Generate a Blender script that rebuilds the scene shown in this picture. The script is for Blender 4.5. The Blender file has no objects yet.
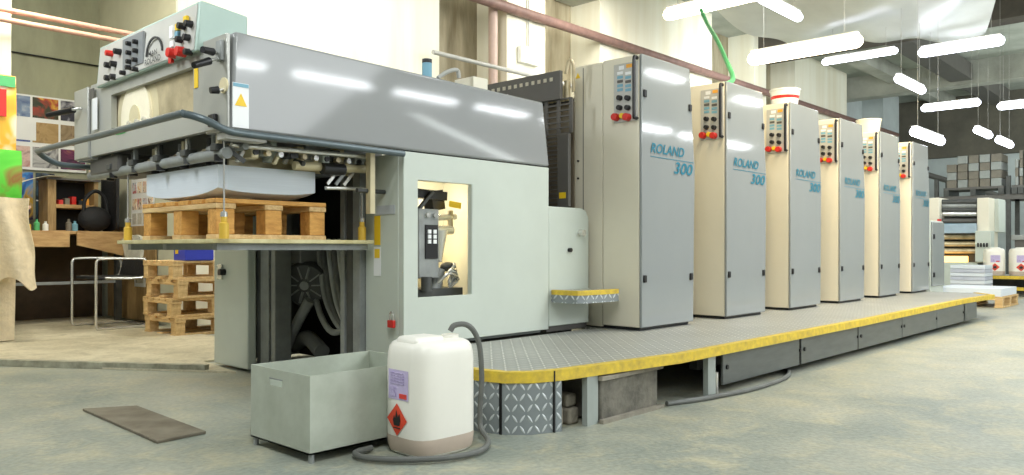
import bpy, bmesh, math, random
from mathutils import Vector, Matrix
random.seed(7)
SC = bpy.context.scene
COL = SC.collection
PI = math.pi

# ------------------------------------------------------------------ camera frame
CA, SA = math.cos(math.radians(43)), math.sin(math.radians(43))
F, CX, HY, EYE = 781.0, 512.0, 248.0, 0.80
def ray(px, py):
    a, b = (px-CX)/F, (HY-py)/F
    return Vector((CA+a*SA, SA-a*CA, b))
def onX(px, py, X):
    r = ray(px, py); t = X/r.x
    return Vector((X, r.y*t, EYE+r.z*t))
def onY(px, py, Y):
    r = ray(px, py); t = Y/r.y
    return Vector((r.x*t, Y, EYE+r.z*t))
def onZ(px, py, Z):
    r = ray(px, py); t = (Z-EYE)/r.z
    return Vector((r.x*t, r.y*t, Z))
def onD(px, py, d):
    r = ray(px, py)
    return Vector((r.x*d, r.y*d, EYE+r.z*d))

# ------------------------------------------------------------------ materials
def lin(c):
    c = c/255.0
    return c/12.92 if c <= 0.04045 else ((c+0.055)/1.055)**2.4
def rgb(r, g, b): return (lin(r), lin(g), lin(b), 1)
MATS = {}
def base_mat(name):
    m = bpy.data.materials.new(name); m.use_nodes = True
    nt = m.node_tree
    return m, nt, nt.nodes['Principled BSDF']
def mat(name, c, rough=0.5, metal=0.0, var=0.12, scale=6.0, bump=0.0, bscale=40.0, c2=None, stretch=None, spec=None):
    """noise-tinted surface"""
    if name in MATS: return MATS[name]
    m, nt, p = base_mat(name)
    tc = nt.nodes.new('ShaderNodeTexCoord')
    vec = tc.outputs['Object']
    if stretch:
        mp = nt.nodes.new('ShaderNodeMapping'); mp.inputs['Scale'].default_value = stretch
        nt.links.new(vec, mp.inputs['Vector']); vec = mp.outputs['Vector']
    n = nt.nodes.new('ShaderNodeTexNoise'); n.inputs['Scale'].default_value = scale
    n.inputs['Detail'].default_value = 6; n.inputs['Roughness'].default_value = 0.62
    nt.links.new(vec, n.inputs['Vector'])
    cr = nt.nodes.new('ShaderNodeValToRGB')
    cr.color_ramp.elements[0].position = 0.3; cr.color_ramp.elements[1].position = 0.72
    c = rgb(*c)
    lo = rgb(*c2) if c2 else tuple(x*(1-var) for x in c[:3])+(1,)
    hi = c if c2 else tuple(min(1, x*(1+var*0.5)) for x in c[:3])+(1,)
    cr.color_ramp.elements[0].color = lo; cr.color_ramp.elements[1].color = hi
    nt.links.new(n.outputs['Fac'], cr.inputs['Fac'])
    nt.links.new(cr.outputs['Color'], p.inputs['Base Color'])
    p.inputs['Roughness'].default_value = rough; p.inputs['Metallic'].default_value = metal
    if spec is not None: p.inputs['Specular IOR Level'].default_value = spec
    if bump:
        n2 = nt.nodes.new('ShaderNodeTexNoise'); n2.inputs['Scale'].default_value = bscale
        n2.inputs['Detail'].default_value = 4
        nt.links.new(vec, n2.inputs['Vector'])
        bp = nt.nodes.new('ShaderNodeBump'); bp.inputs['Strength'].default_value = bump; bp.inputs['Distance'].default_value = 0.02
        nt.links.new(n2.outputs['Fac'], bp.inputs['Height']); nt.links.new(bp.outputs['Normal'], p.inputs['Normal'])
    MATS[name] = m
    return m
def emit(name, c, s):
    if name in MATS: return MATS[name]
    m, nt, p = base_mat(name)
    p.inputs['Base Color'].default_value = rgb(*c)
    p.inputs['Emission Color'].default_value = rgb(*c); p.inputs['Emission Strength'].default_value = s
    MATS[name] = m
    return m
def art(name, cols, scale=8.0, rough=0.5, dist=1.0):
    """printed picture: a noise-driven ramp through several colours"""
    if name in MATS: return MATS[name]
    m, nt, p = base_mat(name)
    tc = nt.nodes.new('ShaderNodeTexCoord')
    n = nt.nodes.new('ShaderNodeTexNoise'); n.inputs['Scale'].default_value = scale
    n.inputs['Detail'].default_value = 3; n.inputs['Distortion'].default_value = dist
    nt.links.new(tc.outputs['Object'], n.inputs['Vector'])
    cr = nt.nodes.new('ShaderNodeValToRGB')
    e = cr.color_ramp.elements
    while len(e) < len(cols): e.new(0.5)
    for i, c in enumerate(cols):
        e[i].position = 0.3+0.4*i/max(1, len(cols)-1); e[i].color = rgb(*c)
    nt.links.new(n.outputs['Fac'], cr.inputs['Fac']); nt.links.new(cr.outputs['Color'], p.inputs['Base Color'])
    p.inputs['Roughness'].default_value = rough
    MATS[name] = m
    return m
def wood(name, c, c2, axis=(1, 12, 12), rough=0.7):
    return mat(name, c, rough, 0, scale=3.0, c2=c2, stretch=axis, bump=0.25, bscale=9)
def tread(name, mode, c_hi, c_lo, size=0.055, rough=0.4, metal=0.7):
    """chequer plate: raised lozenges alternating in direction"""
    m, nt, p = base_mat(name)
    N = nt.nodes.new; L = nt.links.new
    tc = N('ShaderNodeTexCoord'); sp = N('ShaderNodeSeparateXYZ'); L(tc.outputs['Object'], sp.inputs[0])
    def mth(op, a, b=None):
        n = N('ShaderNodeMath'); n.operation = op
        for i, v in enumerate((a, b)):
            if v is None: continue
            if isinstance(v, (int, float)): n.inputs[i].default_value = v
            else: L(v, n.inputs[i])
        return n.outputs[0]
    if mode == 'flat': u, v = sp.outputs['X'], sp.outputs['Y']
    else: u, v = mth('SUBTRACT', sp.outputs['X'], sp.outputs['Y']), sp.outputs['Z']
    u = mth('DIVIDE', u, size); v = mth('DIVIDE', v, size)
    fu, fv = mth('FLOOR', u), mth('FLOOR', v)
    lu, lv = mth('SUBTRACT', mth('SUBTRACT', u, fu), 0.5), mth('SUBTRACT', mth('SUBTRACT', v, fv), 0.5)
    par = mth('MODULO', mth('ABSOLUTE', mth('ADD', fu, fv)), 2.0)
    sgn = mth('SUBTRACT', mth('MULTIPLY', par, 2.0), 1.0)
    lu = mth('MULTIPLY', lu, sgn)
    A = mth('MULTIPLY', mth('ADD', lu, lv), 0.7071); B = mth('MULTIPLY', mth('SUBTRACT', lu, lv), 0.7071)
    q = mth('ADD', mth('POWER', mth('ABSOLUTE', mth('DIVIDE', A, 0.52)), 1.6), mth('POWER', mth('ABSOLUTE', mth('DIVIDE', B, 0.15)), 1.6))
    h = mth('SUBTRACT', 1.0, mth('MINIMUM', q, 1.0))
    cr = N('ShaderNodeValToRGB'); cr.color_ramp.elements[0].color = rgb(*c_lo); cr.color_ramp.elements[1].color = rgb(*c_hi)
    cr.color_ramp.elements[1].position = 0.25
    L(h, cr.inputs['Fac'])
    n = N('ShaderNodeTexNoise'); n.inputs['Scale'].default_value = 2.2; n.inputs['Detail'].default_value = 6
    L(tc.outputs['Object'], n.inputs['Vector'])
    mx = N('ShaderNodeMix'); mx.data_type = 'RGBA'; mx.blend_type = 'MULTIPLY'; mx.inputs[0].default_value = 0.4
    L(cr.outputs['Color'], mx.inputs[6]); L(n.outputs['Fac'], mx.inputs[7])
    L(mx.outputs[2], p.inputs['Base Color'])
    bp = N('ShaderNodeBump'); bp.inputs['Strength'].default_value = 0.6; bp.inputs['Distance'].default_value = 0.006
    L(h, bp.inputs['Height']); L(bp.outputs['Normal'], p.inputs['Normal'])
    p.inputs['Roughness'].default_value = rough; p.inputs['Metallic'].default_value = metal
    return m
def floor_mat(name, c, c2, stain, stain_amt=0.5, sc=0.7):
    m, nt, p = base_mat(name)
    N = nt.nodes.new; L = nt.links.new
    tc = N('ShaderNodeTexCoord')
    n1 = N('ShaderNodeTexNoise'); n1.inputs['Scale'].default_value = sc; n1.inputs['Detail'].default_value = 9; n1.inputs['Roughness'].default_value = 0.68
    n2 = N('ShaderNodeTexNoise'); n2.inputs['Scale'].default_value = 4.5; n2.inputs['Detail'].default_value = 8; n2.inputs['Roughness'].default_value = 0.75; n2.inputs['Distortion'].default_value = 0.6
    n3 = N('ShaderNodeTexNoise'); n3.inputs['Scale'].default_value = 45; n3.inputs['Detail'].default_value = 4
    for n in (n1, n2, n3): L(tc.outputs['Object'], n.inputs['Vector'])
    r1 = N('ShaderNodeValToRGB'); r1.color_ramp.elements[0].position = .40; r1.color_ramp.elements[1].position = .60
    r1.color_ramp.elements[0].color = rgb(*c2); r1.color_ramp.elements[1].color = rgb(*c); L(n1.outputs['Fac'], r1.inputs['Fac'])
    r2 = N('ShaderNodeValToRGB'); r2.color_ramp.elements[0].position = .48; r2.color_ramp.elements[1].position = .66
    r2.color_ramp.elements[0].color = (0, 0, 0, 1); r2.color_ramp.elements[1].color = (stain_amt,)*3+(1,); L(n2.outputs['Fac'], r2.inputs['Fac'])
    mx = N('ShaderNodeMix'); mx.data_type = 'RGBA'; L(r2.outputs['Color'], mx.inputs[0]); L(r1.outputs['Color'], mx.inputs[6]); mx.inputs[7].default_value = rgb(*stain)
    mx2 = N('ShaderNodeMix'); mx2.data_type = 'RGBA'; mx2.blend_type = 'OVERLAY'; mx2.inputs[0].default_value = 0.35
    L(mx.outputs[2], mx2.inputs[6]); L(n3.outputs['Fac'], mx2.inputs[7])
    L(mx2.outputs[2], p.inputs['Base Color'])
    rr = N('ShaderNodeMapRange'); rr.inputs[3].default_value = .34; rr.inputs[4].default_value = .62; L(n2.outputs['Fac'], rr.inputs[0]); L(rr.outputs[0], p.inputs['Roughness'])
    bp = N('ShaderNodeBump'); bp.inputs['Strength'].default_value = .25; bp.inputs['Distance'].default_value = .01
    L(n3.outputs['Fac'], bp.inputs['Height']); L(bp.outputs['Normal'], p.inputs['Normal'])
    return m

M_feed   = mat('feeder_white', (198, 206, 196), .38, var=.06, scale=2)
M_plinth = mat('plinth_grey', (158, 165, 160), .5, var=.1)
M_grey   = mat('cover_grey', (150, 152, 152), .07, var=.04, scale=1.5, spec=.4)
M_greyf  = mat('front_grey', (174, 175, 168), .32, metal=.25, var=.06, scale=2)
M_panel  = mat('panel_steel', (192, 191, 184), .35, metal=.08, var=.08)
M_consol = mat('console_green', (176, 198, 188), .4, var=.05)
M_beige  = mat('tower_beige', (226, 220, 200), .42, var=.05, scale=2)
M_door   = mat('tower_grey', (146, 151, 151), .07, var=.05, scale=1.2, spec=.5)
M_doorlo = mat('tower_low', (176, 172, 166), .3, var=.05)
M_black  = mat('black_plastic', (22, 22, 24), .4, var=.1)
M_dark   = mat('dark_steel', (76, 78, 76), .5, metal=.2, var=.3, scale=9)
M_dgrey  = mat('dark_grey_paint', (92, 90, 86), .5, var=.12)
M_mid    = mat('mid_steel', (150, 154, 152), .5, metal=.2, var=.25, scale=8)
M_chrome = mat('chrome', (220, 220, 214), .25, metal=.7, var=.05)
M_rail   = mat('rail_grey', (92, 104, 108), .35, metal=.3, var=.1)
M_red    = mat('red_plastic', (206, 40, 30), .4, var=.06)
M_yel    = mat('yellow_plastic', (240, 200, 40), .45, var=.06)
M_yedge  = mat('yellow_paint', (232, 202, 60), .55, var=.35, scale=22, c2=(186, 158, 66))
M_white  = mat('white_plastic', (235, 236, 232), .5, var=.04)
M_paperw = mat('white_paper', (222, 230, 238), .8, var=.05, stretch=(1, 1, 40), scale=4)
M_teal   = mat('teal_ink', (20, 116, 140), .5, var=.05)
M_text   = mat('dark_ink', (50, 52, 54), .5, var=.05)
M_orange = mat('orange_label', (238, 170, 60), .5, var=.05)
M_bluel  = mat('blue_label', (120, 170, 190), .5, var=.05)
M_brass  = mat('brass_plate', (226, 212, 176), .3, metal=.35, scale=4, c2=(150, 136, 106))
M_cream  = mat('cream_metal', (222, 210, 172), .4, metal=.2, var=.15)
M_hose   = mat('hose_grey', (104, 106, 102), .55, var=.25)
M_hosel  = mat('hose_light', (170, 174, 170), .55, var=.3)
M_tray   = mat('tray_metal', (190, 197, 184), .5, metal=.15, var=.14, scale=5, c2=(166, 172, 158))
M_can    = mat('jerry_plastic', (238, 236, 226), .38, var=.05, scale=3)
M_sed    = mat('jerry_sediment', (196, 180, 164), .5, var=.12)
M_purple = mat('purple_label', (196, 184, 220), .6, var=.1, scale=30)
M_steelp = mat('rusty_plate', (140, 134, 118), .6, metal=.25, var=.3, scale=5, c2=(98, 88, 74))
M_conc   = mat('rough_concrete', (132, 128, 116), .9, var=.35, scale=12, bump=.5, bscale=30, c2=(88, 86, 78))
M_block  = mat('grey_block', (148, 142, 128), .9, var=.3, scale=14, bump=.5)
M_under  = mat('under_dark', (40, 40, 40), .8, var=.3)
M_skirt  = mat('skirt_grey', (108, 112, 110), .42, metal=.4, var=.18, scale=4, stretch=(1, 1, 6))
M_pwood  = wood('pallet_pine', (236, 206, 150), (196, 158, 104), (10, 2, 10))
M_pwood2 = wood('pallet_orange', (234, 180, 98), (186, 130, 62), (3, 10, 10))
M_bench  = wood('bench_wood', (206, 170, 116), (160, 122, 76), (2, 10, 10))
M_ply    = wood('ply_board', (188, 160, 112), (146, 118, 76), (8, 8, 1.5))
M_blue   = mat('blue_box', (58, 70, 190), .5, var=.12)
M_cloth  = mat('beige_cloth', (226, 210, 178), .95, var=.15, scale=10, bump=.5, bscale=25)
M_bag    = mat('black_bag', (24, 26, 30), .7, var=.3, bump=.3)
M_pipe   = mat('red_pipe', (128, 100, 92), .55, var=.25, scale=8)
M_pipel  = mat('pale_pipe', (206, 160, 138), .55, var=.15)
M_pipeg  = mat('grey_pipe', (176, 176, 170), .5, var=.15)
M_green  = mat('green_cable', (84, 176, 112), .5, var=.1)
M_carton = mat('carton', (126, 120, 108), .8, var=.25, scale=3)
M_cartonw= mat('carton_white', (152, 156, 152), .8, var=.2, scale=3)
M_plast  = mat('plastic_sheet', (206, 210, 204), .35, var=.12, scale=1.5)
M_sticker= mat('sticker_white', (238, 240, 240), .5, var=.03)
M_deck   = tread('deck_plate', 'flat', (226, 226, 218), (168, 170, 164), .042, rough=.42, metal=.15)
M_treadv = tread('skirt_plate', 'vert', (226, 232, 234), (150, 158, 160), .046, rough=.4, metal=.2)
M_tube   = emit('tube_light', (236, 240, 255), 9.0)
M_tubew  = emit('tube_light_warm', (255, 238, 206), 9.0)
M_glow   = emit('warm_glow', (255, 236, 190), 4.5)

# ------------------------------------------------------------------ mesh builder
OFF = {}
class MB:
    def __init__(s): s.bm = bmesh.new()
    def _new(s, verts, faces):
        vs = [s.bm.verts.new(v) for v in verts]
        for f in faces:
            try: s.bm.faces.new([vs[i] for i in f])
            except ValueError: pass
        return s
    def box(s, x0, x1, y0, y1, z0, z1, M=None):
        v = [Vector(p) for p in ((x0,y0,z0),(x1,y0,z0),(x1,y1,z0),(x0,y1,z0),(x0,y0,z1),(x1,y0,z1),(x1,y1,z1),(x0,y1,z1))]
        if M: v = [M @ p for p in v]
        return s._new(v, [(3,2,1,0),(4,5,6,7),(0,1,5,4),(1,2,6,5),(2,3,7,6),(3,0,4,7)])
    def bar(s, p, q, w, h):
        """rectangular bar from p to q"""
        p, q = Vector(p), Vector(q); d = (q-p); L = d.length
        M = Matrix.Translation(p) @ d.to_track_quat('X', 'Z').to_matrix().to_4x4()
        return s.box(0, L, -w/2, w/2, -h/2, h/2, M)
    def cyl(s, p, q, r, r2=None, seg=16):
        p, q = Vector(p), Vector(q); r2 = r if r2 is None else r2
        R = (q-p).to_track_quat('Z', 'Y').to_matrix()
        v = []
        for k in range(seg):
            a = 2*PI*k/seg; v.append(p + R @ Vector((r*math.cos(a), r*math.sin(a), 0)))
        for k in range(seg):
            a = 2*PI*k/seg; v.append(q + R @ Vector((r2*math.cos(a), r2*math.sin(a), 0)))
        f = [(k, (k+1) % seg, seg+(k+1) % seg, seg+k) for k in range(seg)]
        f += [tuple(reversed(range(seg))), tuple(range(seg, 2*seg))]
        return s._new(v, f)
    def lathe(s, c, prof, seg=24, M=None):
        c = Vector(c); v = []; n = len(prof)
        for r, z in prof:
            for k in range(seg):
                a = 2*PI*k/seg; p = Vector((r*math.cos(a), r*math.sin(a), z))
                v.append(c + (M @ p if M else p))
        f = [(i*seg+k, i*seg+(k+1) % seg, (i+1)*seg+(k+1) % seg, (i+1)*seg+k) for i in range(n-1) for k in range(seg)]
        f += [tuple(reversed(range(seg))), tuple(range((n-1)*seg, n*seg))]
        return s._new(v, f)
    def tube(s, pts, r, seg=10, sm=4):
        pts = [Vector(p) for p in pts]
        if sm and len(pts) > 2:
            out = []
            P = [2*pts[0]-pts[1]] + pts + [2*pts[-1]-pts[-2]]
            for i in range(1, len(P)-2):
                for j in range(sm):
                    t = j/sm; a, b, c, d = P[i-1], P[i], P[i+1], P[i+2]
                    out.append(.5*((2*b)+(c-a)*t+(2*a-5*b+4*c-d)*t*t+(3*b-a-3*c+d)*t**3))
            out.append(pts[-1]); pts = out
        v = []; n = len(pts); N = None
        for i, p in enumerate(pts):
            T = (pts[min(i+1, n-1)]-pts[max(i-1, 0)]).normalized()
            if N is None:
                N = T.cross(Vector((0, 0, 1)) if abs(T.z) < .9 else Vector((1, 0, 0))).normalized()
            N = (N - T*N.dot(T)).normalized(); B = T.cross(N)
            for k in range(seg):
                a = 2*PI*k/seg; v.append(p + N*r*math.cos(a) + B*r*math.sin(a))
        f = [(i*seg+k, i*seg+(k+1) % seg, (i+1)*seg+(k+1) % seg, (i+1)*seg+k) for i in range(n-1) for k in range(seg)]
        f += [tuple(reversed(range(seg))), tuple(range((n-1)*seg, n*seg))]
        return s._new(v, f)
    def prism(s, pts, ax, lo, hi):
        """polygon extruded along axis ax; the points give the two other coordinates in order"""
        def mk(p, h):
            if ax == 'x': return Vector((h, p[0], p[1]))
            if ax == 'y': return Vector((p[0], h, p[1]))
            return Vector((p[0], p[1], h))
        n = len(pts)
        v = [mk(p, lo) for p in pts] + [mk(p, hi) for p in pts]
        f = [(k, (k+1) % n, n+(k+1) % n, n+k) for k in range(n)] + [tuple(reversed(range(n))), tuple(range(n, 2*n))]
        return s._new(v, f)
    def poly(s, pts, t=0.0, nrm=None):
        pts = [Vector(p) for p in pts]; n = len(pts)
        if not t: return s._new(pts, [tuple(range(n))])
        d = Vector(nrm)*t
        return s._new(pts+[p+d for p in pts], [tuple(range(n)), tuple(reversed(range(n, 2*n)))] + [(k, (k+1) % n, n+(k+1) % n, n+k) for k in range(n)])
    def grid(s, fn, nu, nv):
        v = [Vector(fn(i/nu, j/nv)) for j in range(nv+1) for i in range(nu+1)]
        f = [(j*(nu+1)+i, j*(nu+1)+i+1, (j+1)*(nu+1)+i+1, (j+1)*(nu+1)+i) for j in range(nv) for i in range(nu)]
        return s._new(v, f)
    def ball(s, c, r, sc=(1, 1, 1)):
        M = Matrix.Translation(Vector(c)) @ Matrix.Diagonal((r*sc[0], r*sc[1], r*sc[2], 1))
        bmesh.ops.create_uvsphere(s.bm, u_segments=16, v_segments=10, radius=1, matrix=M)
        return s
    def build(s, name, m, parent=None, bevel=0, org=None, solid=0, seg=2):
        bm = s.bm
        if bevel or True: bmesh.ops.recalc_face_normals(bm, faces=bm.faces)
        off = OFF[parent.name] if parent else Vector(org or (0, 0, 0))
        for v in bm.verts: v.co -= off
        for e in bm.edges:
            e.smooth = len(e.link_faces) == 2 and e.calc_face_angle(0) < .6
        for f in bm.faces: f.smooth = True
        me = bpy.data.meshes.new(name); bm.to_mesh(me); bm.free()
        me.materials.append(m)
        o = bpy.data.objects.new(name, me); COL.objects.link(o)
        if parent: o.parent = parent
        else: o.location = off
        OFF[o.name] = off
        if solid:
            md = o.modifiers.new('solid', 'SOLIDIFY'); md.thickness = solid
        if bevel:
            md = o.modifiers.new('bevel', 'BEVEL'); md.width = bevel; md.segments = seg; md.limit_method = 'ANGLE'; md.angle_limit = .7
        return o
def tag(o, label=None, cat=None, group=None, kind=None):
    if label: o['label'] = label
    if cat: o['category'] = cat
    if group: o['group'] = group
    if kind: o['kind'] = kind
    return o
def thing(name, label, cat, loc, group=None):
    o = bpy.data.objects.new(name, None); COL.objects.link(o)
    o.empty_display_size = .1
    o.location = loc; OFF[o.name] = Vector(loc)
    return tag(o, label, cat, group)
def struct(o): o['kind'] = 'structure'; return o
def dup(o, parent=None):
    c = o.copy(); COL.objects.link(c)
    if parent: c.parent = parent; c.matrix_parent_inverse = o.matrix_parent_inverse
    OFF[c.name] = OFF[o.name]
    for ch in [x for x in bpy.data.objects if x.parent == o]: dup(ch, c)
    return c
def box(name, m, parent, x0, x1, y0, y1, z0, z1, bevel=0, org=None):
    return MB().box(x0, x1, y0, y1, z0, z1).build(name, m, parent, bevel, org)
def text(name, body, m, parent, org, xd, yd, h, width=None, shear=0, bold=0, depth=.004):
    """lettering as a thin mesh; org = lower left corner, h = capital height"""
    cu = bpy.data.curves.new(name, 'FONT'); cu.body = body; cu.size = 1; cu.shear = shear; cu.offset = bold
    cu.extrude = 0; cu.resolution_u = 3
    tmp = bpy.data.objects.new('tmp', cu); COL.objects.link(tmp)
    bpy.context.view_layer.update()
    me = bpy.data.meshes.new_from_object(tmp.evaluated_get(bpy.context.evaluated_depsgraph_get()))
    bpy.data.objects.remove(tmp)
    xs = [v.co.x for v in me.vertices]; ys = [v.co.y for v in me.vertices]
    sx0, sx1, sy0, sy1 = min(xs), max(xs), min(ys), max(ys)
    ky = h/(sy1-sy0); kx = width/(sx1-sx0) if width else ky
    xd, yd, org = Vector(xd), Vector(yd), Vector(org); nd = xd.cross(yd)
    bm = bmesh.new(); bm.from_mesh(me)
    for v in bm.verts:
        v.co = org + xd*((v.co.x-sx0)*kx) + yd*((v.co.y-sy0)*ky) + nd*depth
    b = MB(); b.bm.free(); b.bm = bm
    bpy.data.meshes.remove(me)
    off = OFF[parent.name]
    for v in bm.verts: v.co -= off
    me2 = bpy.data.meshes.new(name); bm.to_mesh(me2); bm.free(); me2.materials.append(m)
    o = bpy.data.objects.new(name, me2); COL.objects.link(o); o.parent = parent; OFF[o.name] = off
    return o

# ================================================================== SETTING
M_floor = floor_mat('floor_concrete', (168, 168, 152), (132, 139, 130), (188, 180, 148), .6, .55)
M_floor2 = floor_mat('floor_concrete_warm', (214, 206, 180), (186, 178, 152), (150, 144, 122), .5, 1.2)
def wallmat(name, c, c2, sc=1.2): return mat(name, c, .9, var=.1, scale=sc, c2=c2, bump=.15, bscale=14)
M_wallw = mat('wall_white', (238, 238, 224), .9, scale=1.1, c2=(222, 216, 192), stretch=(2.2, 2.2, .16), bump=.15, bscale=14)
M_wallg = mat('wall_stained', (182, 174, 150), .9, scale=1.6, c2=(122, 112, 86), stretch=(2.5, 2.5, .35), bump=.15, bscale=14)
M_walld = mat('wall_olive', (176, 178, 152), .9, scale=1.4, c2=(140, 142, 122), stretch=(1.5, 1.5, .5))
M_wallf = wallmat('wall_far', (196, 206, 206), (176, 184, 184))
M_ceil  = mat('ceiling_concrete', (186, 192, 182), .9, scale=1.1, c2=(148, 154, 144), bump=.2, bscale=6)
M_beam  = mat('beam_concrete', (180, 182, 172), .9, scale=1.3, c2=(140, 142, 132), bump=.2)
M_beamd = mat('beam_dark', (92, 86, 76), .9, scale=2, c2=(66, 62, 56))

struct(MB().box(-4, 32, -5, 12, -.1, 0).build('floor', M_floor))
ka, kb = onZ(-60, 364.0, 0), onZ(236, 373.5, 0)
struct(MB().prism([(ka.x, ka.y), (kb.x, kb.y), (2.52, 5.3), (3.3, 5.3), (3.3, 9.98), (-.5, 9.98)], 'z', .0, .012).build('floor_back', M_floor2))
kd = (kb-ka).normalized()
struct(MB().bar(ka+Vector((0, 0, .022)), onZ(207, 371.5, 0)+Vector((0, 0, .022)), .05, .044).build('trim_1', mat('kerb', (190, 188, 166), .7, var=.4, scale=9, c2=(120, 118, 100))))
ZC = 5.6
# back walls: deep bay with the pictures, then a wall with piers
struct(MB().box(-3, 3.5, 10, 10.2, 0, ZC).build('wall_back', M_walld))
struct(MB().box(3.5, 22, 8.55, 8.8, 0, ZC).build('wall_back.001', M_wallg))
struct(MB().box(22, 28, 8.55, 8.8, 0, ZC).build('wall_back.002', M_wallf))
struct(MB().box(3.5, 7.05, 7.92, 8.55, 0, ZC).build('wall_back_pier', M_wallw))
struct(MB().box(3.48, 3.5, 7.92, 10, 0, ZC).build('wall_side', mat('wall_cream', (214, 214, 190), .9, scale=1.5, c2=(196, 196, 172))))
struct(box('wall_far_upper', mat('far_brown', (112, 108, 96), .9, scale=1.2, c2=(84, 82, 74)), None, 27.7, 28, -6, 8.5, 3.7, ZC))
for i, (x0, x1, m) in enumerate([(8.38, 9.25, M_wallw), (10.67, 14.5, M_wallw), (16.4, 17.0, M_wallw), (18.6, 22.0, M_wallw), (25.0, 26.5, M_wallf)]):
    struct(box('wall_back_pier', m, None, x0, x1, 7.92, 8.55, 0, ZC))
struct(MB().box(-3, 1.98, 7.75, 8.3, 0, ZC).build('wall_left_pier', M_wallw))
struct(MB().box(28, 28.2, -6, 8.8, 0, ZC).build('wall_far', M_wallf))
struct(MB().box(-4, 30, -6, 12, ZC, ZC+.2).build('ceiling', M_ceil))
n = 0
for x in (10.2, 16.6, 22.6):
    n += 1; struct(box('ceiling_beam', M_beamd if x == 16.6 else M_beam, None, x, x+.5, -6, 8.5, 5.0, ZC))
for y in (6.6, 2.2):
    struct(box('ceiling_beam', M_beam, None, 3, 28, y, y+.35, 5.25, ZC))
struct(box('ceiling_duct', M_dgrey, None, 12, 27, 5.0, 5.5, 5.1, 5.5))

# ================================================================== FEEDER
XF, YS, YE = 1.645, 3.20, 5.12
fd = thing('sheet_feeder', 'pale grey sheet feeder with dark grey hood and button console, nearest machine', 'printing press feeder', (2.6, 4.1, 0))
# hood
hood = MB().prism([(XF, 1.315), (3.78, 1.315), (3.72, 1.715), (XF+.02, 1.745)], 'y', YS, YS+.25).build('hood_side', M_grey, fd, .012)
MB().prism([(XF, 1.315), (3.78, 1.315), (3.72, 1.715), (XF+.02, 1.745)], 'y', YE-.25, YE).build('hood_side', M_grey, fd, .012)
MB().prism([(XF+.3, 1.70), (3.70, 1.69), (3.70, 1.70), (XF+.3, 1.735)], 'y', YS+.25, YE-.25).build('hood_top', M_grey, fd)
box('hood_end_plate', M_greyf, fd, XF-.012, XF+.004, YS+.012, YS+.235, 1.325, 1.735, .004)
box('hood_end_plate', M_greyf, fd, XF-.012, XF+.004, YE-.235, YE-.012, 1.325, 1.735, .004)
# front panel with window
wy0, wy1, wz0, wz1 = 3.56, 4.56, 1.425, 1.645
fp = MB()
fp.box(XF, XF+.03, YS+.25, wy0, 1.33, 1.74); fp.box(XF, XF+.03, wy1, YE-.25, 1.33, 1.74)
fp.box(XF, XF+.03, wy0, wy1, 1.33, wz0); fp.box(XF, XF+.03, wy0, wy1, wz1, 1.74)
fp = fp.build('front_panel', M_greyf, fd)
box('window_back', M_brass, fd, XF+.035, XF+.05, wy0-.05, wy1+.05, wz0-.04, wz1+.04)
wh = onX(150, 104, XF+.1)
MB().prism([(wh.y+.27*math.cos(a), max(wz0, min(wz1, wz0+.07+.27*math.sin(a)))) for a in [2*PI*k/48 for k in range(48)]], 'x', XF+.034, XF+.0348).build('flange', M_cream, fd)
wz = wz0+.07
w = MB().lathe((XF+.02, wh.y, wz), [(r*1.0, 0) for r in (.005,)]+[(.075, 0)], 6).build('tmp', M_cream) if False else MB().prism([(wh.y+.19*math.cos(a), max(wz0, min(wz1, wz+.19*math.sin(a)))) for a in [2*PI*k/48 for k in range(48)]], 'x', XF+.022, XF+.034).build('drive_wheel', mat('wheel_bright', (250, 240, 212), .3), fd)
MB().cyl((XF+.016, wh.y, wz), (XF+.022, wh.y, wz), .065, seg=30).build('hub', M_cream, w)
for dy in (-.14, -.05, .05):
    MB().cyl((XF+.004, wh.y+dy, wz0+.035), (XF+.022, wh.y+dy, wz0+.035), .018).build('bolt', M_chrome, w)
# console
cy0, cy1 = 3.46, 4.70
con = MB().prism([(XF-.03, 1.695), (XF+.22, 1.745), (XF+.22, 1.905), (XF-.01, 1.93)], 'y', cy0, cy1).build('console', M_consol, fd, .008)
def conpt(px, py): return onX(px, py, XF-.028)
cp = MB().poly([(XF-.0335, cy0+.025, 1.705), (XF-.0335, cy1-.025, 1.705), (XF-.0155, cy1-.025, 1.915), (XF-.0155, cy0+.025, 1.915)], .004, (1, 0, 0)).build('console_panel', M_panel, con)
def knob(px, py, m, r=.017, l=.028, par=None, nm='button'):
    p = conpt(px, py)
    return MB().cyl((XF-.03-l, p.y, p.z), (XF-.02, p.y, p.z), r*.9, r, 14).build(nm, m, par or con, .002)
K = lambda x, y: (x/3.394+90, y/3.394)
for x, y, m in [(72, 182, M_red), (100, 176, M_black), (68, 222, M_black), (87, 218, M_black), (68, 266, M_black), (87, 262, M_black),
                (318, 90, M_black), (342, 82, M_black), (312, 136, M_black), (337, 129, M_black), (340, 178, M_black)]:
    knob(*K(x, y), m, .017)
for x, y in [(288, 182), (318, 177)]: knob(*K(x, y), M_red, .025, .035)
p0, p1 = conpt(*K(116, 200)), conpt(*K(184, 190))
box('button_plate', mat('plate_dull', (142, 146, 148), .45, metal=.3), con, XF-.036, XF-.024, p1.y, p0.y, 1.735, 1.895)
for x, y in [(143, 150), (166, 144), (143, 181), (166, 174), (143, 211), (164, 205), (141, 231), (164, 237), (122, 249)]: knob(*K(x, y), M_black, .013, .03)
for x, y, m in [(281, 99, M_sticker), (300, 92, M_yel), (281, 120, M_sticker), (299, 118, M_bluel), (282, 150, M_sticker), (277, 205, M_red), (328, 66, M_yel)]:
    p = conpt(*K(x, y)); box('indicator', m, con, XF-.038, XF-.024, p.y-.016, p.y+.016, p.z-.014, p.z+.014)
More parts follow.
